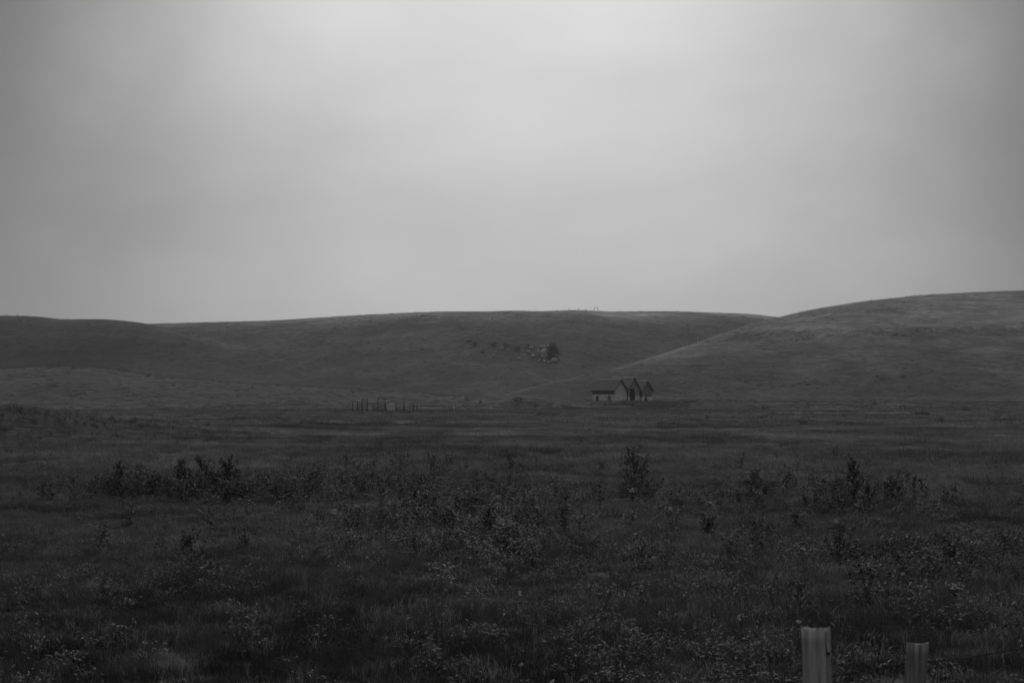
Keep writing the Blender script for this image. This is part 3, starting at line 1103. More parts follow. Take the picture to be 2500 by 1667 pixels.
W = [
    (1550, 1218, 112, 62, 'tallest dark branching weed, standing alone right of centre', 0.9, 22),
    (2085, 1232, 104, 40, 'tall dark weed with a bushy foot, right of the barn side of the field', 0.8, 16),
    (2122, 1234, 46, 56, 'low dark bushy weed at the foot of the tall weed on the right', 1.0, 10),
    (2231, 1222, 64, 14, 'slim upright dark weed standing apart at the right', 0.3, 10),
    (1834, 1216, 64, 40, 'open spreading dark weed between the two tall weeds on the right', 0.2, 10),
    (1866, 1214, 26, 24, 'small round dark weed beside the open spreading weed', 0.9, 6),
    (2050, 1380, 94, 56, 'candelabra-shaped thin dark weed above the fence posts', 0.0, 9),
    (2086, 1374, 40, 40, 'short spindly weed right of the candelabra-shaped weed', 0.0, 6),
    (295, 1222, 92, 40, 'tall leafy dark weed at the left end of the weed band', 0.7, 14),
    (337, 1216, 78, 30, 'slender dark weed second from the left in the weed band', 0.3, 10),
    (252, 1214, 50, 26, 'short dark weed at the outer left of the weed band', 0.3, 8),
    (231, 1222, 60, 24, 'leaning dark weed at the far left of the weed band', 0.3, 8),
    (436, 1208, 82, 44, 'tall spreading dark weed in the middle of the left weed band', 0.5, 14),
    (456, 1214, 66, 40, 'dark bushy weed behind the middle of the left weed band', 0.7, 10),
    (503, 1212, 86, 50, 'broad dark bushy weed near the right end of the left weed band', 0.8, 16),
    (553, 1214, 92, 44, 'tallest bushy dark weed at the right end of the left weed band', 0.9, 18),
    (528, 1218, 60, 50, 'dense low dark weed between the two bushy weeds on the left', 1.0, 10),
    (582, 1208, 52, 34, 'small dark weed trailing off the right end of the left band', 0.4, 8),
    (390, 1214, 48, 44, 'low sprawling dark weed between the tall weeds on the left', 0.6, 8),
    (365, 1216, 40, 30, 'lowest dark weed in the left weed band', 0.5, 6),
    (104, 1222, 42, 30, 'wispy dark weed alone near the left edge', 0.2, 7),
    (124, 1227, 20, 14, 'tiny dark upright weed near the left edge', 0.5, 5),
    (178, 1210, 38, 44, 'small dark weed pair left of the weed band', 0.4, 7),
    (165, 1266, 34, 42, 'low dark weed on the grass at lower left', 0.7, 7),
    (250, 1338, 56, 12, 'thin single-stemmed dark weed in the lower left grass', 0.1, 8),
    (312, 1287, 34, 40, 'squat dark weed below the left weed band', 0.7, 7),
    (462, 1352, 42, 52, 'round dark leafy weed in the lower left field', 0.8, 9),
    (600, 1342, 30, 54, 'low dark spreading weed in the left-centre field', 0.8, 8),
    (1052, 1162, 42, 26, 'distant small dark weed left of the tallest one', 0.3, 7),
    (1135, 1156, 36, 22, 'thin distant weed near the centre', 0.1, 6),
    (1246, 1174, 46, 40, 'loose dark weed in the centre behind the weed patch', 0.4, 9),
    (1196, 1312, 70, 34, 'upright dark weed rising from the centre weed patch', 0.3, 10),
    (1096, 1342, 66, 26, 'thin dark weed rising in the centre foreground patch', 0.2, 9),
    (1234, 1358, 58, 34, 'forked dark weed in the centre foreground patch', 0.2, 9),
    (1376, 1318, 74, 36, 'tall thin dark weed at the right of the centre patch', 0.2, 10),
    (1728, 1312, 44, 46, 'dark weed clump in the open grass right of centre', 0.8, 9),
    (1945, 1294, 36, 40, 'dark compact weed below the right-hand tall weeds', 1.0, 8),
    (1860, 1358, 34, 14, 'small single-stalked weed in the right foreground grass', 0.0, 5),
    (1967, 1236, 24, 26, 'small bent dark weed left of the bushy-footed tall weed', 0.1, 6),
    (2016, 1212, 30, 26, 'faint small weed left of the right-hand tall weed', 0.2, 6),
    (2178, 1224, 44, 40, 'loose dark weed right of the bushy-footed tall weed', 0.4, 8),
    (378, 1036, 12, 22, 'tiny dark weed on the far grass above the left band', 0.6, 5),
    (1470, 1148, 14, 20, 'tiny dark tuft of weed left of the tallest weed', 0.6, 5),
    (1895, 1124, 12, 20, 'tiny distant dark weed above the right-hand weeds', 0.3, 5),
]
for i, (px, row, h, w, lb, bush, nb) in enumerate(W):
    tall_weed(px, row, h, w, lb, 100 + i, bush, nb)

# dark tussocks scattered over the flats and slopes
TS = sorted(((1727, 1026, 18, 12), (1973, 998, 18, 14), (2064, 1018, 20, 8), (28, 968, 10, 6), (424, 943, 8, 6), (223, 980, 8, 5), (616, 948, 10, 5), (1140, 978, 14, 7), (1172, 986, 10, 9), (2300, 1030, 18, 14), (2355, 1003, 20, 12), (1790, 1022, 12, 7), (1864, 1000, 16, 12), (2273, 996, 8, 9), (1958, 1040, 26, 10), (1263, 981, 30, 10), (1105, 1000, 12, 5), (2440, 1012, 24, 10)))
for i, (px, row, w, h) in enumerate(TS):
    shrub(px, row, w, h, ordinal(i, len(TS)) + ' of the dark low tussocks on the pasture before the hills', 200 + i, 90, 0.9, 'dark tussocks on the pasture', cat='tussock')


# ------------------------------------------------------------------ flowers
def petal_head(mb, db, c, r, seed, n=9):
    q = random.Random(seed)
    tilt = np.array((q.uniform(-.5, .5), q.uniform(-.9, -.2), 1.0))
    tilt /= np.linalg.norm(tilt)
    a0 = np.cross(tilt, (0, 1, 0.2))
    a0 /= np.linalg.norm(a0)
    b0 = np.cross(tilt, a0)
    c = np.array(c)
    for k in range(n):
        a = 2 * math.pi * k / n + q.uniform(-.1, .1)
        d = math.cos(a) * a0 + math.sin(a) * b0 + tilt * q.uniform(0.05, 0.45)
        mb.leaf(c + d * r * 0.15, d, tilt, r * q.uniform(0.85, 1.1), r * 0.62, 0.12, 0.15)
    ring = [tuple(c + tilt * r * 0.22 + 0.3 * r * (math.cos(2 * math.pi * k / 7) * a0 + math.sin(2 * math.pi * k / 7) * b0)) for k in range(7)]
    db.add(ring + [tuple(c + tilt * r * 0.42), tuple(c)], [(k, (k + 1) % 7, 7) for k in range(7)] + [((k + 1) % 7, k, 8) for k in range(7)])


FPROT = []


def flower_proto(seed, heads, rad, spread, hgt):
    """stem mesh, head mesh, disc mesh for a flowering stalk; origin at the ground"""
    q = random.Random(seed)
    s, h, d = MB(), MB(), MB()
    for i in range(heads):
        a = q.uniform(0, 6.28)
        rr = spread * math.sqrt(q.random()) if heads > 1 else 0
        p = np.array((math.cos(a) * rr, math.sin(a) * rr, hgt * q.uniform(0.85, 1.1) if heads > 1 else hgt))
        s.tube([(0, 0, -0.03), (p[0] * 0.35, p[1] * 0.35, p[2] * 0.5), p], [0.004, 0.003, 0.002], 4, False)
        petal_head(h, d, p, rad * q.uniform(0.7, 1.15), seed * 31 + i)
    return s.mesh('stem', M_STEM), h.mesh('flower_head', M_PETAL), d.mesh('disc', M_DISC)


PS = [flower_proto(s, 1, 0.021, 0, 0.22) for s in range(4)]
PC = [flower_proto(s + 10, 7, 0.017, 0.06, 0.26) for s in range(3)]
PB = [flower_proto(20, 22, 0.020, 0.12, 0.32), flower_proto(21, 16, 0.019, 0.10, 0.3)]


def flower(px, row, protos, label, group=None, size=1.0):
    # row is where the head shows; the foot is the ground below it
    g = ground_at(px, row)
    d = ray(px, row)
    yy = g[1] * (1 - 0.20 * size / (EYE - g[2] + 0.01))
    yy = max(yy, 8.0)
    x = d[0] / d[1] * yy
    z = float(height(np.array([x]), np.array([yy]))[0])
    zr = EYE + d[2] / d[1] * yy
    s, h, dd = rnd.choice(protos)
    root = empty('flower', (x, yy, z), label, 'flower', group, rnd.uniform(0, 6.28) if len(protos) > 1 else 0)
    hz = (zr - z) / (0.24 if protos is not PS else 0.22)
    rs = 0.9 * size
    for nm, me in (('stem', s), ('flower_head', h), ('disc', dd)):
        if nm == 'disc':
            o = bpy.data.objects.new(nm, me)
            COL.objects.link(o)
            o.parent = hd
            continue
        o = bpy.data.objects.new(nm, me)
        COL.objects.link(o)
        o.parent = root
        if nm == 'flower_head':
            hd = o
    root.scale = (rs, rs, min(max(hz, 0.5), 1.8))
    return root


SINGLE = {
    'single pale flower left of the near fence post': [(1508, 1402), (1726, 1424), (1690, 1397), (1602, 1419), (1671, 1454), (1468, 1488), (1519, 1484), (1620, 1483), (1603, 1480), (1881, 1431), (1549, 1601), (1634, 1353), (1909, 1578), (1668, 1348), (1794, 1340), (1905, 1321), (1970, 1319), (2008, 1344)],
    'single pale flower in the short grass near the right edge': [(2137, 1271), (2145, 1267), (2182, 1298), (2294, 1299), (2304, 1288), (2306, 1280), (2338, 1286), (2361, 1291), (2394, 1299), (2437, 1276), (2202, 1254), (2078, 1290), (2085, 1293), (2448, 1247), (2430, 1285), (2381, 1274)],
    'single pale flower among the dark weeds at lower right': [(2404, 1357), (2390, 1381), (2221, 1383), (2276, 1371), (2278, 1387), (2234, 1429), (2010, 1345), (2055, 1348), (2232, 1372), (2428, 1408), (2310, 1422), (2073, 1530), (2070, 1538), (2188, 1578), (2137, 1588), (2207, 1584)],
    'single pale flower in the centre weed patch': [(1210, 1243), (1006, 1265), (983, 1267), (933, 1333), (804, 1357), (896, 1360), (869, 1391), (1178, 1352), (1093, 1255), (1038, 1377), (1017, 1396), (1076, 1485), (998, 1509), (1361, 1579), (1270, 1433), (1269, 1445), (1269, 1451), (773, 1548), (1349, 1663), (942, 1231), (958, 1248), (1120, 1205), (1290, 1310), (1340, 1318)],
    'single pale flower in the grass at the left edge': [(18, 1291), (8, 1305)],
    'tiny distant pale flower behind the weeds': [(1649, 1118), (1653, 1122), (1640, 1123), (1886, 1153), (2035, 1139), (1120, 1126), (1050, 1126), (985, 1127), (960, 1132), (705, 1146), (720, 1153), (1755, 1141), (1790, 1148), (1838, 1125), (1900, 1132), (1936, 1150), (2150, 1142), (1443, 1158), (1425, 1168), (1700, 1160)],
    'pale flower in the short row at the bottom centre': [(1257, 1621), (1273, 1622), (1285, 1620), (1294, 1617)],
}
for lb, pts in SINGLE.items():
    gp = lb.replace('single pale flower', 'single pale flowers').replace('tiny distant pale flower', 'tiny distant flowers').replace('pale flower in the short row', 'pale flowers in the short row')
    pts = sorted(pts)
    for i, (px, row) in enumerate(pts):
        flower(px, row, PS, ordinal(i, len(pts)) + ' of the ' + gp, gp)
flower(1949, 1517, PS, 'large round pale flower just above and left of the near post', size=1.5)
flower(2032, 1524, PS, 'large round pale flower just right of the near post top', size=1.5)
flower(1811, 1508, PC, 'small pale flower cluster left of the near post', size=1.0)
flower(2390, 1369, PS, 'largest round pale flower among the weeds at lower right', size=1.6)
flower(2190, 1416, PS, 'round pale flower alone left of the big cluster at lower right', size=1.3)
flower(2334, 1442, PB[:1], 'wide pale flower cluster in the dark weeds at lower right', size=0.95)
flower(2266, 1343, PC, 'pale flower cluster above the dark weeds at lower right', size=1.2)
flower(1633, 1248, PB[1:], 'large bright flower cluster below and right of the tallest weed', size=1.2)
flower(1545, 1204, PB[:1], 'pale flower cluster at the foot of the tallest weed', size=1.1)
flower(1733, 1233, PB[1:], 'pale flower cluster in the open grass under the spreading weed', size=1.1)
flower(1716, 1252, PC, 'small pale cluster below the one under the spreading weed', size=1.1)
flower(1756, 1199, PC, 'small pale cluster left of the open spreading weed', size=1.1)
flower(1018, 1199, PC, 'pale flower cluster in the centre weed patch', size=1.4)
BP = sorted(((750, 1212), (765, 1218), (778, 1217), (797, 1222), (810, 1221), (822, 1214), (836, 1213), (848, 1205), (858, 1199), (868, 1196), (862, 1208), (850, 1218), (848, 1232), (755, 1203), (740, 1222), (829, 1226), (868, 1206), (842, 1224)))
for i, (px, row) in enumerate(BP):
    flower(px, row, PC, ordinal(i, len(BP)) + ' of the pale flowering stalks in the bright patch left of centre', 'flowering stalks in the bright patch left of centre', size=1.0)

# bleached dead stalks
for px, rb, h, ln, lb in ((1470, 1636, 40, -9, 'bent bleached dead stalk in the foreground grass, bottom centre'), (1647, 1475, 14, -6, 'short slanting straw stalk left of the near post, lower one'), (1698, 1464, 16, -5, 'short slanting straw stalk left of the near post, upper one'), (1902, 1602, 6, 18, 'pale straw lying slantwise beside the near post')):
    g = ground_at(px, rb)
    k = g[1] / FPX
    m = MB()
    m.tube([(0, 0, -0.02), (ln * 0.25 * k, 0, h * 0.4 * k), (ln * 0.7 * k, 0.01, h * 0.8 * k), (ln * k, 0.0, h * k)], [0.010, 0.009, 0.008, 0.007], 6)
    o = m.obj('dead_stalk', M_STRAW, None, True, tuple(g))
    tag(o, lb, 'stalk')

# ------------------------------------------------------------------ near fence posts and wire
def near_post(px_t, row_t, px_b, wpx, y, mat, label, seed, notch):
    r = random.Random(seed)
    dt = ray(px_t, row_t)
    top = np.array((dt[0] / dt[1] * y, y, EYE + dt[2] / dt[1] * y))
    db_ = ray(px_b, 1667)
    low = np.array((db_[0] / db_[1] * y, y, EYE + db_[2] / db_[1] * y))
    ax = (top - low) / (top[2] - low[2])
    zg = float(height(np.array([top[0]]), np.array([y]))[0])
    foot = top + ax * (zg - 0.5 - top[2])
    H = top[2] - foot[2]
    rad = wpx / FPX * y / 2
    root = empty('fence_post', tuple(foot + ax * 0.5), label, 'fence post')
    o0 = foot + ax * 0.5
    n, mrow = 72, 26
    mb = MB()
    # split timber: a rounded, uneven four-sided section
    prof = []
    for k in range(n):
        a = 2 * math.pi * k / n + 0.35 + 0.2 * seed
        sq = 1.0 / (abs(math.cos(a)) ** 3.2 + abs(math.sin(a)) ** 3.2) ** (1 / 3.2)
        prof.append(0.93 * sq + 0.03 * math.sin(k * 2 * math.pi / n * 3 + seed) + 0.01 * math.sin(k * 2 * math.pi / n * 6 + seed) + r.uniform(-0.003, 0.003))
    crack = {(46 + seed) % 72: 0.88, (60 - seed) % 72: 0.93}
    for i in range(mrow + 1):
        t = i / mrow
        c = foot + ax * H * t - o0
        for k in range(n):
            a = 2 * math.pi * k / n
            rr = rad * prof[k] * (1.0 + 0.04 * (1 - t)) * (1 - (1 - crack.get(k, 1.0)) * (0.35 + 0.65 * abs(math.sin(t * 5 + k)))) + 0.0016 * math.sin(t * 13 + k * 0.35)
            zz = 0.0
            if i == mrow:
                rr *= 0.985
                zz = -0.011 * math.sin(a) + 0.006 * math.sin(2 * a + seed) + 0.004 * math.sin(5 * a + seed) + r.uniform(-.004, .004)
            mb.v.append((c[0] + rr * math.cos(a), c[1] + rr * math.sin(a), c[2] + zz))
    for i in range(mrow):
        for k in range(n):
            k2 = (k + 1) % n
            mb.f.append((i * n + k, i * n + k2, (i + 1) * n + k2, (i + 1) * n + k))
    o = len(mb.v)
    ct = top - o0
    for k in range(n):
        a = 2 * math.pi * k / n
        mb.v.append((ct[0] + 0.6 * rad * math.cos(a), ct[1] + 0.6 * rad * math.sin(a), ct[2] - 0.001 + r.uniform(-.003, .002) - 0.006 * math.sin(a)))
    mb.v.append((ct[0], ct[1], ct[2] - 0.002))
    for k in range(n):
        k2 = (k + 1) % n
        mb.f.append((mrow * n + k, mrow * n + k2, o + k2, o + k))
        mb.f.append((o + k, o + k2, o + n))
    sh = mb.obj('shaft', mat, root, True)
    sh.data.polygons.foreach_set('use_smooth', [len(p.vertices) == 4 and abs(p.normal.z) < 0.6 for p in sh.data.polygons])
    if notch:
        # a splintered sliver near the top with a nail under it
        dx = rad * 0.70
        fy = -math.sqrt(max(0, rad * rad - dx * dx)) * 1.0
        m = MB()
        m.add([(ct[0] + dx - 0.012, fy - 0.006, ct[2] - 0.006), (ct[0] + dx + 0.008, fy - 0.002, ct[2] - 0.006), (ct[0] + dx + 0.014, fy - 0.006, ct[2] - 0.12), (ct[0] + dx + 0.0, fy - 0.012, ct[2] - 0.12),
               (ct[0] + dx - 0.012, fy + 0.03, ct[2] - 0.006), (ct[0] + dx + 0.008, fy + 0.03, ct[2] - 0.006), (ct[0] + dx + 0.014, fy + 0.03, ct[2] - 0.12), (ct[0] + dx, fy + 0.03, ct[2] - 0.12)],
              [(0, 3, 2, 1), (0, 4, 7, 3), (1, 2, 6, 5), (3, 7, 6, 2), (0, 1, 5, 4), (4, 5, 6, 7)])
        m.obj('splinter', M_STRAW, sh)
        m = MB()
        m.tube([(ct[0] + dx + 0.006, fy + 0.02, ct[2] - 0.128), (ct[0] + dx + 0.006, fy - 0.012, ct[2] - 0.13)], 0.007, 8)
        m.obj('nail', M_WIRE, sh)
    return root, rad


near_post(1991, 1533, 1994.5, 65, 8.0, M_POST, 'pale weathered wooden fence post, the left and larger of the two in front', 3, True)
near_post(2240.5, 1570, 2233, 54, 8.55, M_POST_D, 'darker leaning wooden fence post, the right one of the two in front', 8, False)

wr = empty('barbed_wire', (2.4, 8.7, 0.9), 'dark rusty barbed wire strung behind the two near fence posts', 'wire')
wpts = []
for px, row, y in ((1780, 1690, 7.75), (1905, 1669, 7.98), (1992, 1656, 8.12), (2120, 1635, 8.4), (2205, 1620, 8.62), (2240, 1617, 8.64), (2268, 1614, 8.6), (2320, 1611, 8.75), (2400, 1598, 9.0), (2500, 1582, 9.25), (2620, 1562, 9.6), (2760, 1545, 10.0)):
    d = ray(px, row)
    wpts.append(np.array((d[0] / d[1] * y, y, EYE + d[2] / d[1] * y)) - np.array((2.4, 8.7, 0.9)))
wp = np.array(wpts)
tt = np.linspace(0, len(wp) - 1, 220)
fine = np.stack([np.interp(tt, range(len(wp)), wp[:, i]) for i in range(3)], 1)
for sgn in (0, math.pi):
    tw = [p + 0.0016 * np.array((0, math.cos(j * 0.9 + sgn), math.sin(j * 0.9 + sgn))) for j, p in enumerate(fine)]
    m = MB()
    m.tube(tw, 0.0032, 5)
    m.obj('strand', M_WIRE, wr)
for j in range(8, 215, 9):
    p = fine[j]
    m = MB()
    for a in (0.4, 2.1):
        dd = np.array((math.cos(a) * 0.5, math.sin(a * 2) * 0.4, math.sin(a)))
        m.tube([p - dd * 0.014, p + dd * 0.014], [0.0009, 0.0009], 4)
    m.tube([p - (fine[j + 1] - p) * 0.25, p + (fine[j + 1] - p) * 0.25], 0.0035, 6)
    m.obj('barb', M_WIRE, wr)
# staple holding the wire on the right post
m = MB()
m.tube([fine[int(6 * 219 / 11) - 3] + np.array((0, 0.0, 0.0)), fine[int(6 * 219 / 11) + 2]], 0.006, 6)
m.obj('staple', M_WIRE, wr)


# ------------------------------------------------------------------ ground cover (uncountable)
def proto_collection(name, meshes):
    c = bpy.data.collections.new(name)
    for i, me in enumerate(meshes):
        o = bpy.data.objects.new('%s_form' % name, me)
        c.objects.link(o)
    return c


def scatter(name, P, rot, scl, coll, n_forms, label, cat, seed, tone=None):
    me = bpy.data.meshes.new(name)
    me.vertices.add(len(P))
    me.vertices.foreach_set('co', np.asarray(P, np.float32).ravel())
    for nm, arr in (('rot', rot), ('scl', scl)):
        a = me.attributes.new(nm, 'FLOAT_VECTOR', 'POINT')
        a.data.foreach_set('vector', np.asarray(arr, np.float32).ravel())
    if tone is not None:
        a = me.attributes.new('tone', 'FLOAT', 'POINT')
        a.data.foreach_set('value', np.asarray(tone, np.float32))
    a = me.attributes.new('form', 'INT', 'POINT')
    a.data.foreach_set('value', np.random.default_rng(seed).integers(0, n_forms, len(P)).astype(np.int32))
    o = bpy.data.objects.new(name, me)
    COL.objects.link(o)
    tag(o, label, cat, kind='stuff')
    ng = bpy.data.node_groups.new(name, 'GeometryNodeTree')
    ng.interface.new_socket('Geometry', in_out='INPUT', socket_type='NodeSocketGeometry')
    ng.interface.new_socket('Geometry', in_out='OUTPUT', socket_type='NodeSocketGeometry')
    gi = ng.nodes.new('NodeGroupInput')
    go = ng.nodes.new('NodeGroupOutput')
    iop = ng.nodes.new('GeometryNodeInstanceOnPoints')
    ci = ng.nodes.new('GeometryNodeCollectionInfo')
    ci.inputs['Collection'].default_value = coll
    ci.inputs['Separate Children'].default_value = True
    ci.inputs['Reset Children'].default_value = True

    def attr(nm, ty):
        n = ng.nodes.new('GeometryNodeInputNamedAttribute')
        n.data_type = ty
        n.inputs['Name'].default_value = nm
        return n.outputs['Attribute']
    e2r = ng.nodes.new('FunctionNodeEulerToRotation')
    ng.links.new(attr('rot', 'FLOAT_VECTOR'), e2r.inputs[0])
    ng.links.new(gi.outputs[0], iop.inputs['Points'])
    ng.links.new(ci.outputs[0], iop.inputs['Instance'])
    iop.inputs['Pick Instance'].default_value = True
    ng.links.new(attr('form', 'INT'), iop.inputs['Instance Index'])
    ng.links.new(e2r.outputs[0], iop.inputs['Rotation'])
    ng.links.new(attr('scl', 'FLOAT_VECTOR'), iop.inputs['Scale'])
    ng.links.new(iop.outputs[0], go.inputs[0])
    md = o.modifiers.new('scatter', 'NODES')
    md.node_group = ng
    return o


def grass_form(seed, blades, rad, h, w, mat, bend=0.5):
    r = random.Random(seed)
    mb = MB()
    for _ in range(blades):
        a = r.uniform(0, 6.28)
        q = rad * math.sqrt(r.random())
        p = np.array((math.cos(a) * q, math.sin(a) * q, -0.02))
        hh = h * r.uniform(0.45, 1.15)
        b = r.uniform(0, 6.28)
        k = bend * r.uniform(0.2, 1.3) * hh
        d = np.array((math.cos(b), math.sin(b), 0))
        s = np.array((-math.sin(b), math.cos(b), 0)) * w * r.uniform(0.6, 1.3)
        m1 = p + d * k * 0.25 + np.array((0, 0, hh * 0.55))
        tp = p + d * k + np.array((0, 0, hh * r.uniform(0.75, 1.0)))
        mb.add([p - s, p + s, m1 + s * 0.8, m1 - s * 0.8, tp], [(0, 1, 2, 3), (3, 2, 4)])
    return mb.mesh('grass_form', mat)


def leafy_form(seed, n, rad, h, ll, lw, mat):
    """a low broad-leaved plant"""
    r = random.Random(seed)
    mb = MB()
    for _ in range(n):
        a = r.uniform(0, 6.28)
        q = rad * math.sqrt(r.random())
        z = h * r.random() * (1.1 - 0.6 * q / rad)
        d = np.array((math.cos(a) + r.gauss(0, .5), math.sin(a) + r.gauss(0, .5), r.uniform(-.25, .7)))
        mb.leaf((math.cos(a) * q, math.sin(a) * q, z), d, np.array((r.gauss(0, .35), r.gauss(0, .35), 1)), ll * r.uniform(.5, 1.4), lw * r.uniform(.6, 1.3), 0.18, r.uniform(0, .35))
    for _ in range(4):
        a = r.uniform(0, 6.28)
        mb.tube([(0, 0, -0.02), (math.cos(a) * rad * .6, math.sin(a) * rad * .6, h)], [0.003, 0.0015], 4, False)
    return mb.mesh('leafy_form', mat)


def weed_form(seed, h, sp, nb, bush, mat):
    s, l = weed_mesh(seed, h, sp, nb, 0.06, 0.032, bush)
    o = len(l.v)
    l.v.extend(s.v)
    l.f.extend([tuple(i + o for i in f) for f in s.f])
    return l.mesh('weed_form', mat)


def fan_points(n, y0, y1, um, power=1.0):
    """points spread evenly over the wedge of ground between two distances"""
    y = np.sqrt(nrg.random(n) * (y1 * y1 - y0 * y0) + y0 * y0) if power == 1.0 else y0 * (y1 / y0) ** nrg.random(n)
    u = (nrg.random(n) * 2 - 1) * um
    return u * y, y


def pixrow(x, y):
    z = height(x, y)
    return 1250 + FPX * x / y, HROW + FPX * (EYE - z) / y, z


def spread_rots(n, tilt):
    return np.stack([nrg.normal(0, tilt, n), nrg.normal(0, tilt, n), nrg.random(n) * 6.283], 1)


def ell(px, row, cx, cy_, rx, ry):
    return np.exp(-(((px - cx) / rx) ** 2 + ((row - cy_) / ry) ** 2))


# grass, three distances
G1 = proto_collection('near_grass', [grass_form(s, 64, 0.17, 0.115, 0.0034, M_GRASS_F, 1.0) for s in range(6)] + [grass_form(9, 40, 0.15, 0.14, 0.003, M_GRASS_D, 1.2)])
G2 = proto_collection('mid_grass', [grass_form(s + 20, 56, 0.42, 0.13, 0.009, M_GRASS_F, 0.9) for s in range(5)] + [grass_form(29, 50, 0.4, 0.14, 0.008, M_GRASS_D, 0.9)])
G3 = proto_collection('far_grass', [grass_form(s + 40, 50, 1.1, 0.17, 0.024, M_GRASS_F, 0.9) for s in range(4)] + [grass_form(s + 47, 50, 1.1, 0.17, 0.024, M_GRASS_F, 1.2) for s in range(2)])


def grass(name, coll, nf, n, y0, y1, um, sc0, label, seed):
    x, y = fan_points(n, y0, y1, um)
    if y1 > 300:
        keep = nrg.random(n) < np.clip(1.0 - (y - 190) / 250.0, 0, 1)
        x, y = x[keep], y[keep]
        n = len(x)
    z = height(x, y)
    tone = np.interp(y, [10, 14, 20, 28, 42, 80, 200], [0.042, 0.049, 0.062, 0.09, 0.122, 0.14, 0.135])  # darker near: denser growth, with vignette darkening also painted into the colour
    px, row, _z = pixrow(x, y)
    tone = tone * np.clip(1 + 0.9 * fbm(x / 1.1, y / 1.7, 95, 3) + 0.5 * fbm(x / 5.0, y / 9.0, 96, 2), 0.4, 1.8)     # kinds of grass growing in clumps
    if y1 > 300:
        w = ss(200, 300, y)
        tone = (1 - w) * tone + w * tone_at(x, y) * 1.5
    elif y0 > 20:
        # a worn, drier trail winding through the middle pasture
        for xs_, ys_ in (([900, 1020, 1080, 1160, 1260], [1138, 1108, 1086, 1066, 1058]), ([1170, 1230, 1290], [1112, 1090, 1082])):
            tr_ = np.interp(px, xs_, ys_, left=-999, right=-999)
            tone = tone * (1 + 0.28 * np.exp(-((row - tr_) / 6.0) ** 2))
    hgt = 0.75 + 0.9 * (fbm(x / 3.5, y / 5.0, 91, 3) + 0.35) + 0.5 * fbm(x / 14.0, y / 18.0, 93, 2)
    hgt = np.clip(hgt + 0.9 * fbm(x / 0.9, y / 1.2, 97, 2), 0.3, 2.3) * nrg.uniform(0.8, 1.25, n) * sc0
    s = nrg.uniform(0.8, 1.3, n) * sc0
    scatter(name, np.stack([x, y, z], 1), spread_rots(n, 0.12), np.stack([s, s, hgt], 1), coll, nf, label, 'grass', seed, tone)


grass('grass', G1, 7, 34000, 6, 46, 0.45, 1.0, 'matted dark grass covering the foreground pasture', 1)
grass('grass', G2, 6, 40000, 42, 130, 0.44, 1.0, 'rough grass of the middle pasture behind the weeds', 2)
grass('grass', G3, 6, 34000, 115, 440, 0.43, 1.0, 'short pale grass of the far pasture round the corral', 3)

# low broad-leaved ground cover, denser in patches
LF = proto_collection('leafy', [leafy_form(s, 40, 0.14, 0.15, 0.044, 0.019, M_LEAF) for s in range(5)] + [leafy_form(s + 9, 34, 0.12, 0.13, 0.046, 0.020, M_LEAF_P) for s in range(2)])
x, y = fan_points(60000, 6, 60, 0.47)
px, row, z = pixrow(x, y)
pr = 0.10 + 0.9 * np.clip(fbm(x / 2.0, y / 2.6, 71, 3) * 1.6 + 0.05, 0, 1)
pr *= 0.42 + 0.9 * ell(px, row, 1050, 1330, 480, 130) + 0.9 * ell(px, row, 2200, 1430, 420, 110) + 0.55 * ell(px, row, 1300, 1620, 900, 120) + 0.5 * ell(px, row, 450, 1190, 330, 50)
keep = nrg.random(len(x)) < pr * 0.75
x, y, z = x[keep], y[keep], z[keep]
s = nrg.uniform(0.6, 1.35, len(x))
scatter('leafy_ground_cover', np.stack([x, y, z + 0.02], 1), spread_rots(len(x), 0.15), np.stack([s, s, s * nrg.uniform(.8, 1.5, len(x))], 1), LF, 7, 'low broad-leaved weeds carpeting the foreground', 'weeds', 5)

# taller dark weeds standing in masses
WF = proto_collection('weed', [weed_form(300 + s, 0.36, 0.22, 8, 0.15, M_DARK) for s in range(2)] + [weed_form(320 + s, 0.30, 0.2, 7, 0.3, M_LEAF) for s in range(7)])
x, y = fan_points(34000, 8, 75, 0.47)
px, row, z = pixrow(x, y)
pr = 1.0 * ell(px, row, 1020, 1240, 360, 70) + 1.0 * ell(px, row, 1120, 1340, 330, 80) + 1.6 * ell(px, row, 430, 1212, 190, 18) + 0.9 * ell(px, row, 740, 1200, 170, 28) + 0.5 * ell(px, row, 1800, 1215, 330, 50) + 1.2 * ell(px, row, 2180, 1405, 330, 70) + 0.3 * ell(px, row, 1500, 1300, 300, 60) + 0.35 * ell(px, row, 2150, 1210, 140, 26) + 0.02 * (y < 40)
pr *= 0.15 + 2.4 * np.clip(fbm(x / 1.9, y / 2.8, 77, 3) + 0.08, 0, 1)
keep = nrg.random(len(x)) < pr * 0.42
x, y, z = x[keep], y[keep], z[keep]
s = nrg.uniform(0.55, 1.25, len(x))
scatter('dark_weeds', np.stack([x, y, z], 1), spread_rots(len(x), 0.12), np.stack([s, s, s * nrg.uniform(0.7, 1.15, len(x))], 1), WF, 9, 'mass of knee-high dark leafy weeds across the foreground', 'weeds', 6)

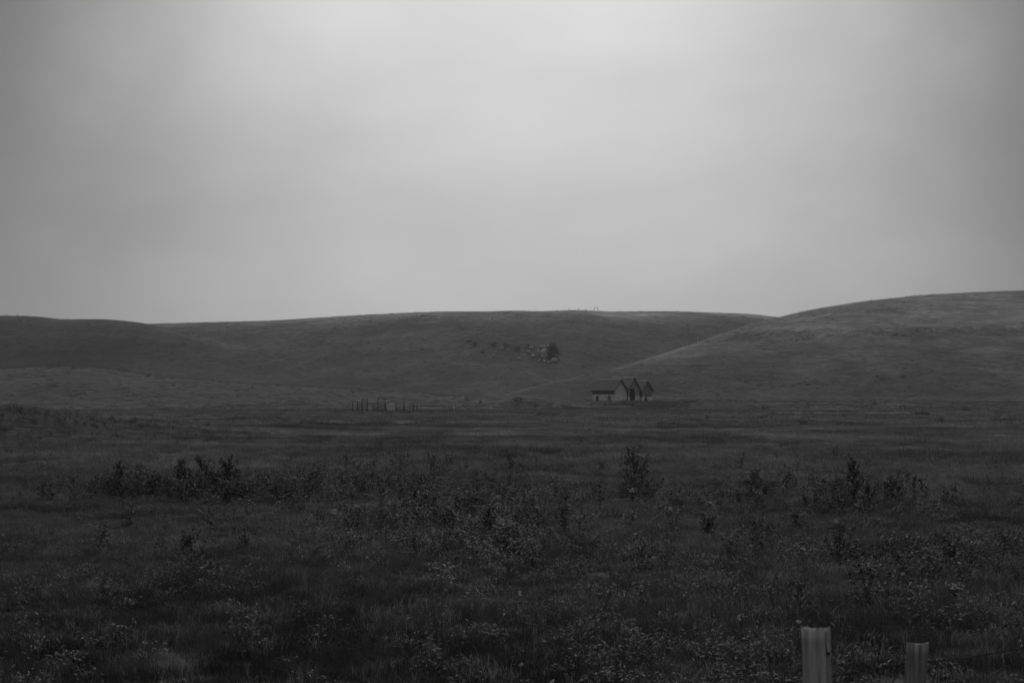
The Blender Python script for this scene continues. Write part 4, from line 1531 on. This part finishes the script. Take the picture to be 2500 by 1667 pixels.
# dark bushy weeds in drifts
DW = proto_collection('bushy_weed', [weed_form(360 + k, 0.42, 0.28, 11, 0.35, M_DARK) for k in range(5)])
x, y = fan_points(30000, 10, 60, 0.45)
px, row, z = pixrow(x, y)
pr = 0.75 * ell(px, row, 420, 1212, 190, 14) + 0.9 * ell(px, row, 540, 1212, 50, 12) + 0.10 * ell(px, row, 1120, 1340, 300, 70) + 0.10 * ell(px, row, 1000, 1235, 320, 60) + 0.26 * ell(px, row, 2210, 1410, 330, 55) + 0.8 * ell(px, row, 2115, 1233, 60, 9) + 0.5 * ell(px, row, 1570, 1222, 50, 9) + 0.25 * ell(px, row, 1790, 1240, 120, 14) + 0.10 * ell(px, row, 700, 1205, 120, 25)
pr *= 0.2 + 2.2 * np.clip(fbm(x / 1.3, y / 2.0, 79, 3) + 0.1, 0, 1)
keep = nrg.random(len(x)) < pr * 0.5
x, y, z = x[keep], y[keep], z[keep]
s = nrg.uniform(0.5, 1.15, len(x))
scatter('dark_bushy_weeds', np.stack([x, y, z], 1), spread_rots(len(x), 0.15), np.stack([s * 1.2, s * 1.2, s], 1), DW, 5, 'drifts of dark bushy weeds at left, centre and lower right', 'weeds', 16)

# rank weeds on the mound at the left
x = nrg.normal(-35, 9, 5200)
y = nrg.normal(78, 12, 5200)
px, row, z = pixrow(x, y)
keep = (nrg.random(len(x)) < np.clip(0.3 + 1.4 * fbm(x / 4, y / 5, 55, 3), 0, 1)) & (y > 45)
x, y, z = x[keep], y[keep], z[keep]
s = nrg.uniform(0.45, 1.0, len(x))
scatter('mound_weeds', np.stack([x, y, z], 1), spread_rots(len(x), 0.12), np.stack([s * 1.3, s * 1.3, s], 1), WF, 9, 'rank dark weeds growing over the low mound at left', 'weeds', 8)

# darker weeds on the bank below the barn
n = 3600
y = nrg.uniform(352, 379, n)
px = nrg.uniform(1225, 1780, n)
x = (px - 1250) / FPX * y
keep = nrg.random(n) < np.clip(0.25 + 1.8 * fbm(x / 9, y / 6, 58, 3), 0, 1) * (0.35 + 0.65 * ss(1400, 1520, px)) * (1 - ss(1690, 1780, px))
x, y = x[keep], y[keep]
s = nrg.uniform(0.5, 1.1, len(x))
BK = proto_collection('bank_weed', [leafy_form(90 + k, 46, 0.6, 0.45, 0.34, 0.13, M_BANK) for k in range(3)])
scatter('bank_weeds', np.stack([x, y, height(x, y) - 0.05], 1), spread_rots(len(x), 0.1), np.stack([s, s, s * 0.8], 1), BK, 3, 'dark low weeds growing along the bank below the barn', 'weeds', 12)

# rough grass over the slopes and the far flat
M_SLOPE = toned(material('slope_grass_blade', 0.85, 1.25, 2.0, 0.85, spec=0.15, rand=0.15, trans=0.4))
SG = proto_collection('slope_grass', [grass_form(s_ + 60, 34, 1.3, 0.15, 0.055, M_SLOPE, 2.2) for s_ in range(6)])
n = 74000
x, y = fan_points(n, 285, 1085, 0.405)
z = height(x, y)
s = nrg.uniform(0.7, 1.35, n) * (0.75 + y / 1900)
scatter('slope_grass', np.stack([x, y, z - 0.03], 1), spread_rots(n, 0.1), np.stack([s, s, s * nrg.uniform(0.5, 1.2, n)], 1), SG, 6, 'rough dry grass covering the hillsides', 'grass', 14, tone_at(x, y) * nrg.uniform(1.25, 1.65, n))

# tufts dotted over the pasture and the slopes
TF = proto_collection('tuft', [leafy_form(70 + s, 40, 0.5, 0.5, 0.42, 0.2, M_SCRUB) for s in range(3)] + [grass_form(80 + s, 50, 0.5, 0.5, 0.05, M_GRASS, 0.5) for s in range(3)])
n = 90000
x, y = fan_points(n, 120, 1080, 0.42)
px, row, z = pixrow(x, y)
pr = np.clip(fbm(x / 30.0, y / 45.0, 63, 4) * 1.1 - 0.06, 0, 1) * 0.35
pr += 0.7 * ell(px, row, 1900, 942, 190, 14) + 0.35 * ell(px, row, 2250, 930, 250, 26) + 0.4 * ell(px, row, 2000, 990, 400, 12) + 0.9 * ell(px, row, 1215, 848, 75, 12) + 0.5 * ell(px, row, 1265, 852, 30, 10) + 0.2 * ell(px, row, 1200, 845, 120, 25) + 0.6 * ell(px, row, 1500, 992, 240, 7)
pr += 0.8 * np.exp(-((row - (826 - (px - 1800) * 0.023)) / 4.0) ** 2) * ss(1760, 1850, px)
pr += 0.35 * np.exp(-((row - np.interp(px, [0, 250, 310, 400, 550, 700, 760], [899, 899, 908, 921, 933, 942, 945])) / 5.0) ** 2) * (1 - ss(650, 760, px))
keep = nrg.random(n) < np.clip(pr, 0, 1) * 0.5
x, y, z = x[keep], y[keep], z[keep]
s = nrg.uniform(0.3, 1.0, len(x)) ** 1.6 * (0.75 + y / 1300)
scatter('tufts', np.stack([x, y, z - 0.05], 1), spread_rots(len(x), 0.1), np.stack([s * 1.4, s * 1.4, s * nrg.uniform(.5, 1, len(x))], 1), TF, 6, 'dark tufts and low scrub speckling the slopes', 'scrub', 9)

# ------------------------------------------------------------------ haze
mb = MB()
mb.box((0, 1500, 34), (9600, 3400, 92))
M_HAZE = bpy.data.materials.new('haze')
M_HAZE.use_nodes = True
ht = M_HAZE.node_tree
ht.nodes.clear()
ho = ht.nodes.new('ShaderNodeOutputMaterial')
pv = ht.nodes.new('ShaderNodeVolumePrincipled')
pv.inputs['Color'].default_value = (0.95, 0.95, 0.95, 1)
pv.inputs['Density'].default_value = 0.00015
pv.inputs['Anisotropy'].default_value = 0.2
ht.links.new(pv.outputs[0], ho.inputs['Volume'])
hz = mb.obj('haze', M_HAZE)
tag(hz, 'thin pale haze over the hills', 'haze', kind='stuff')
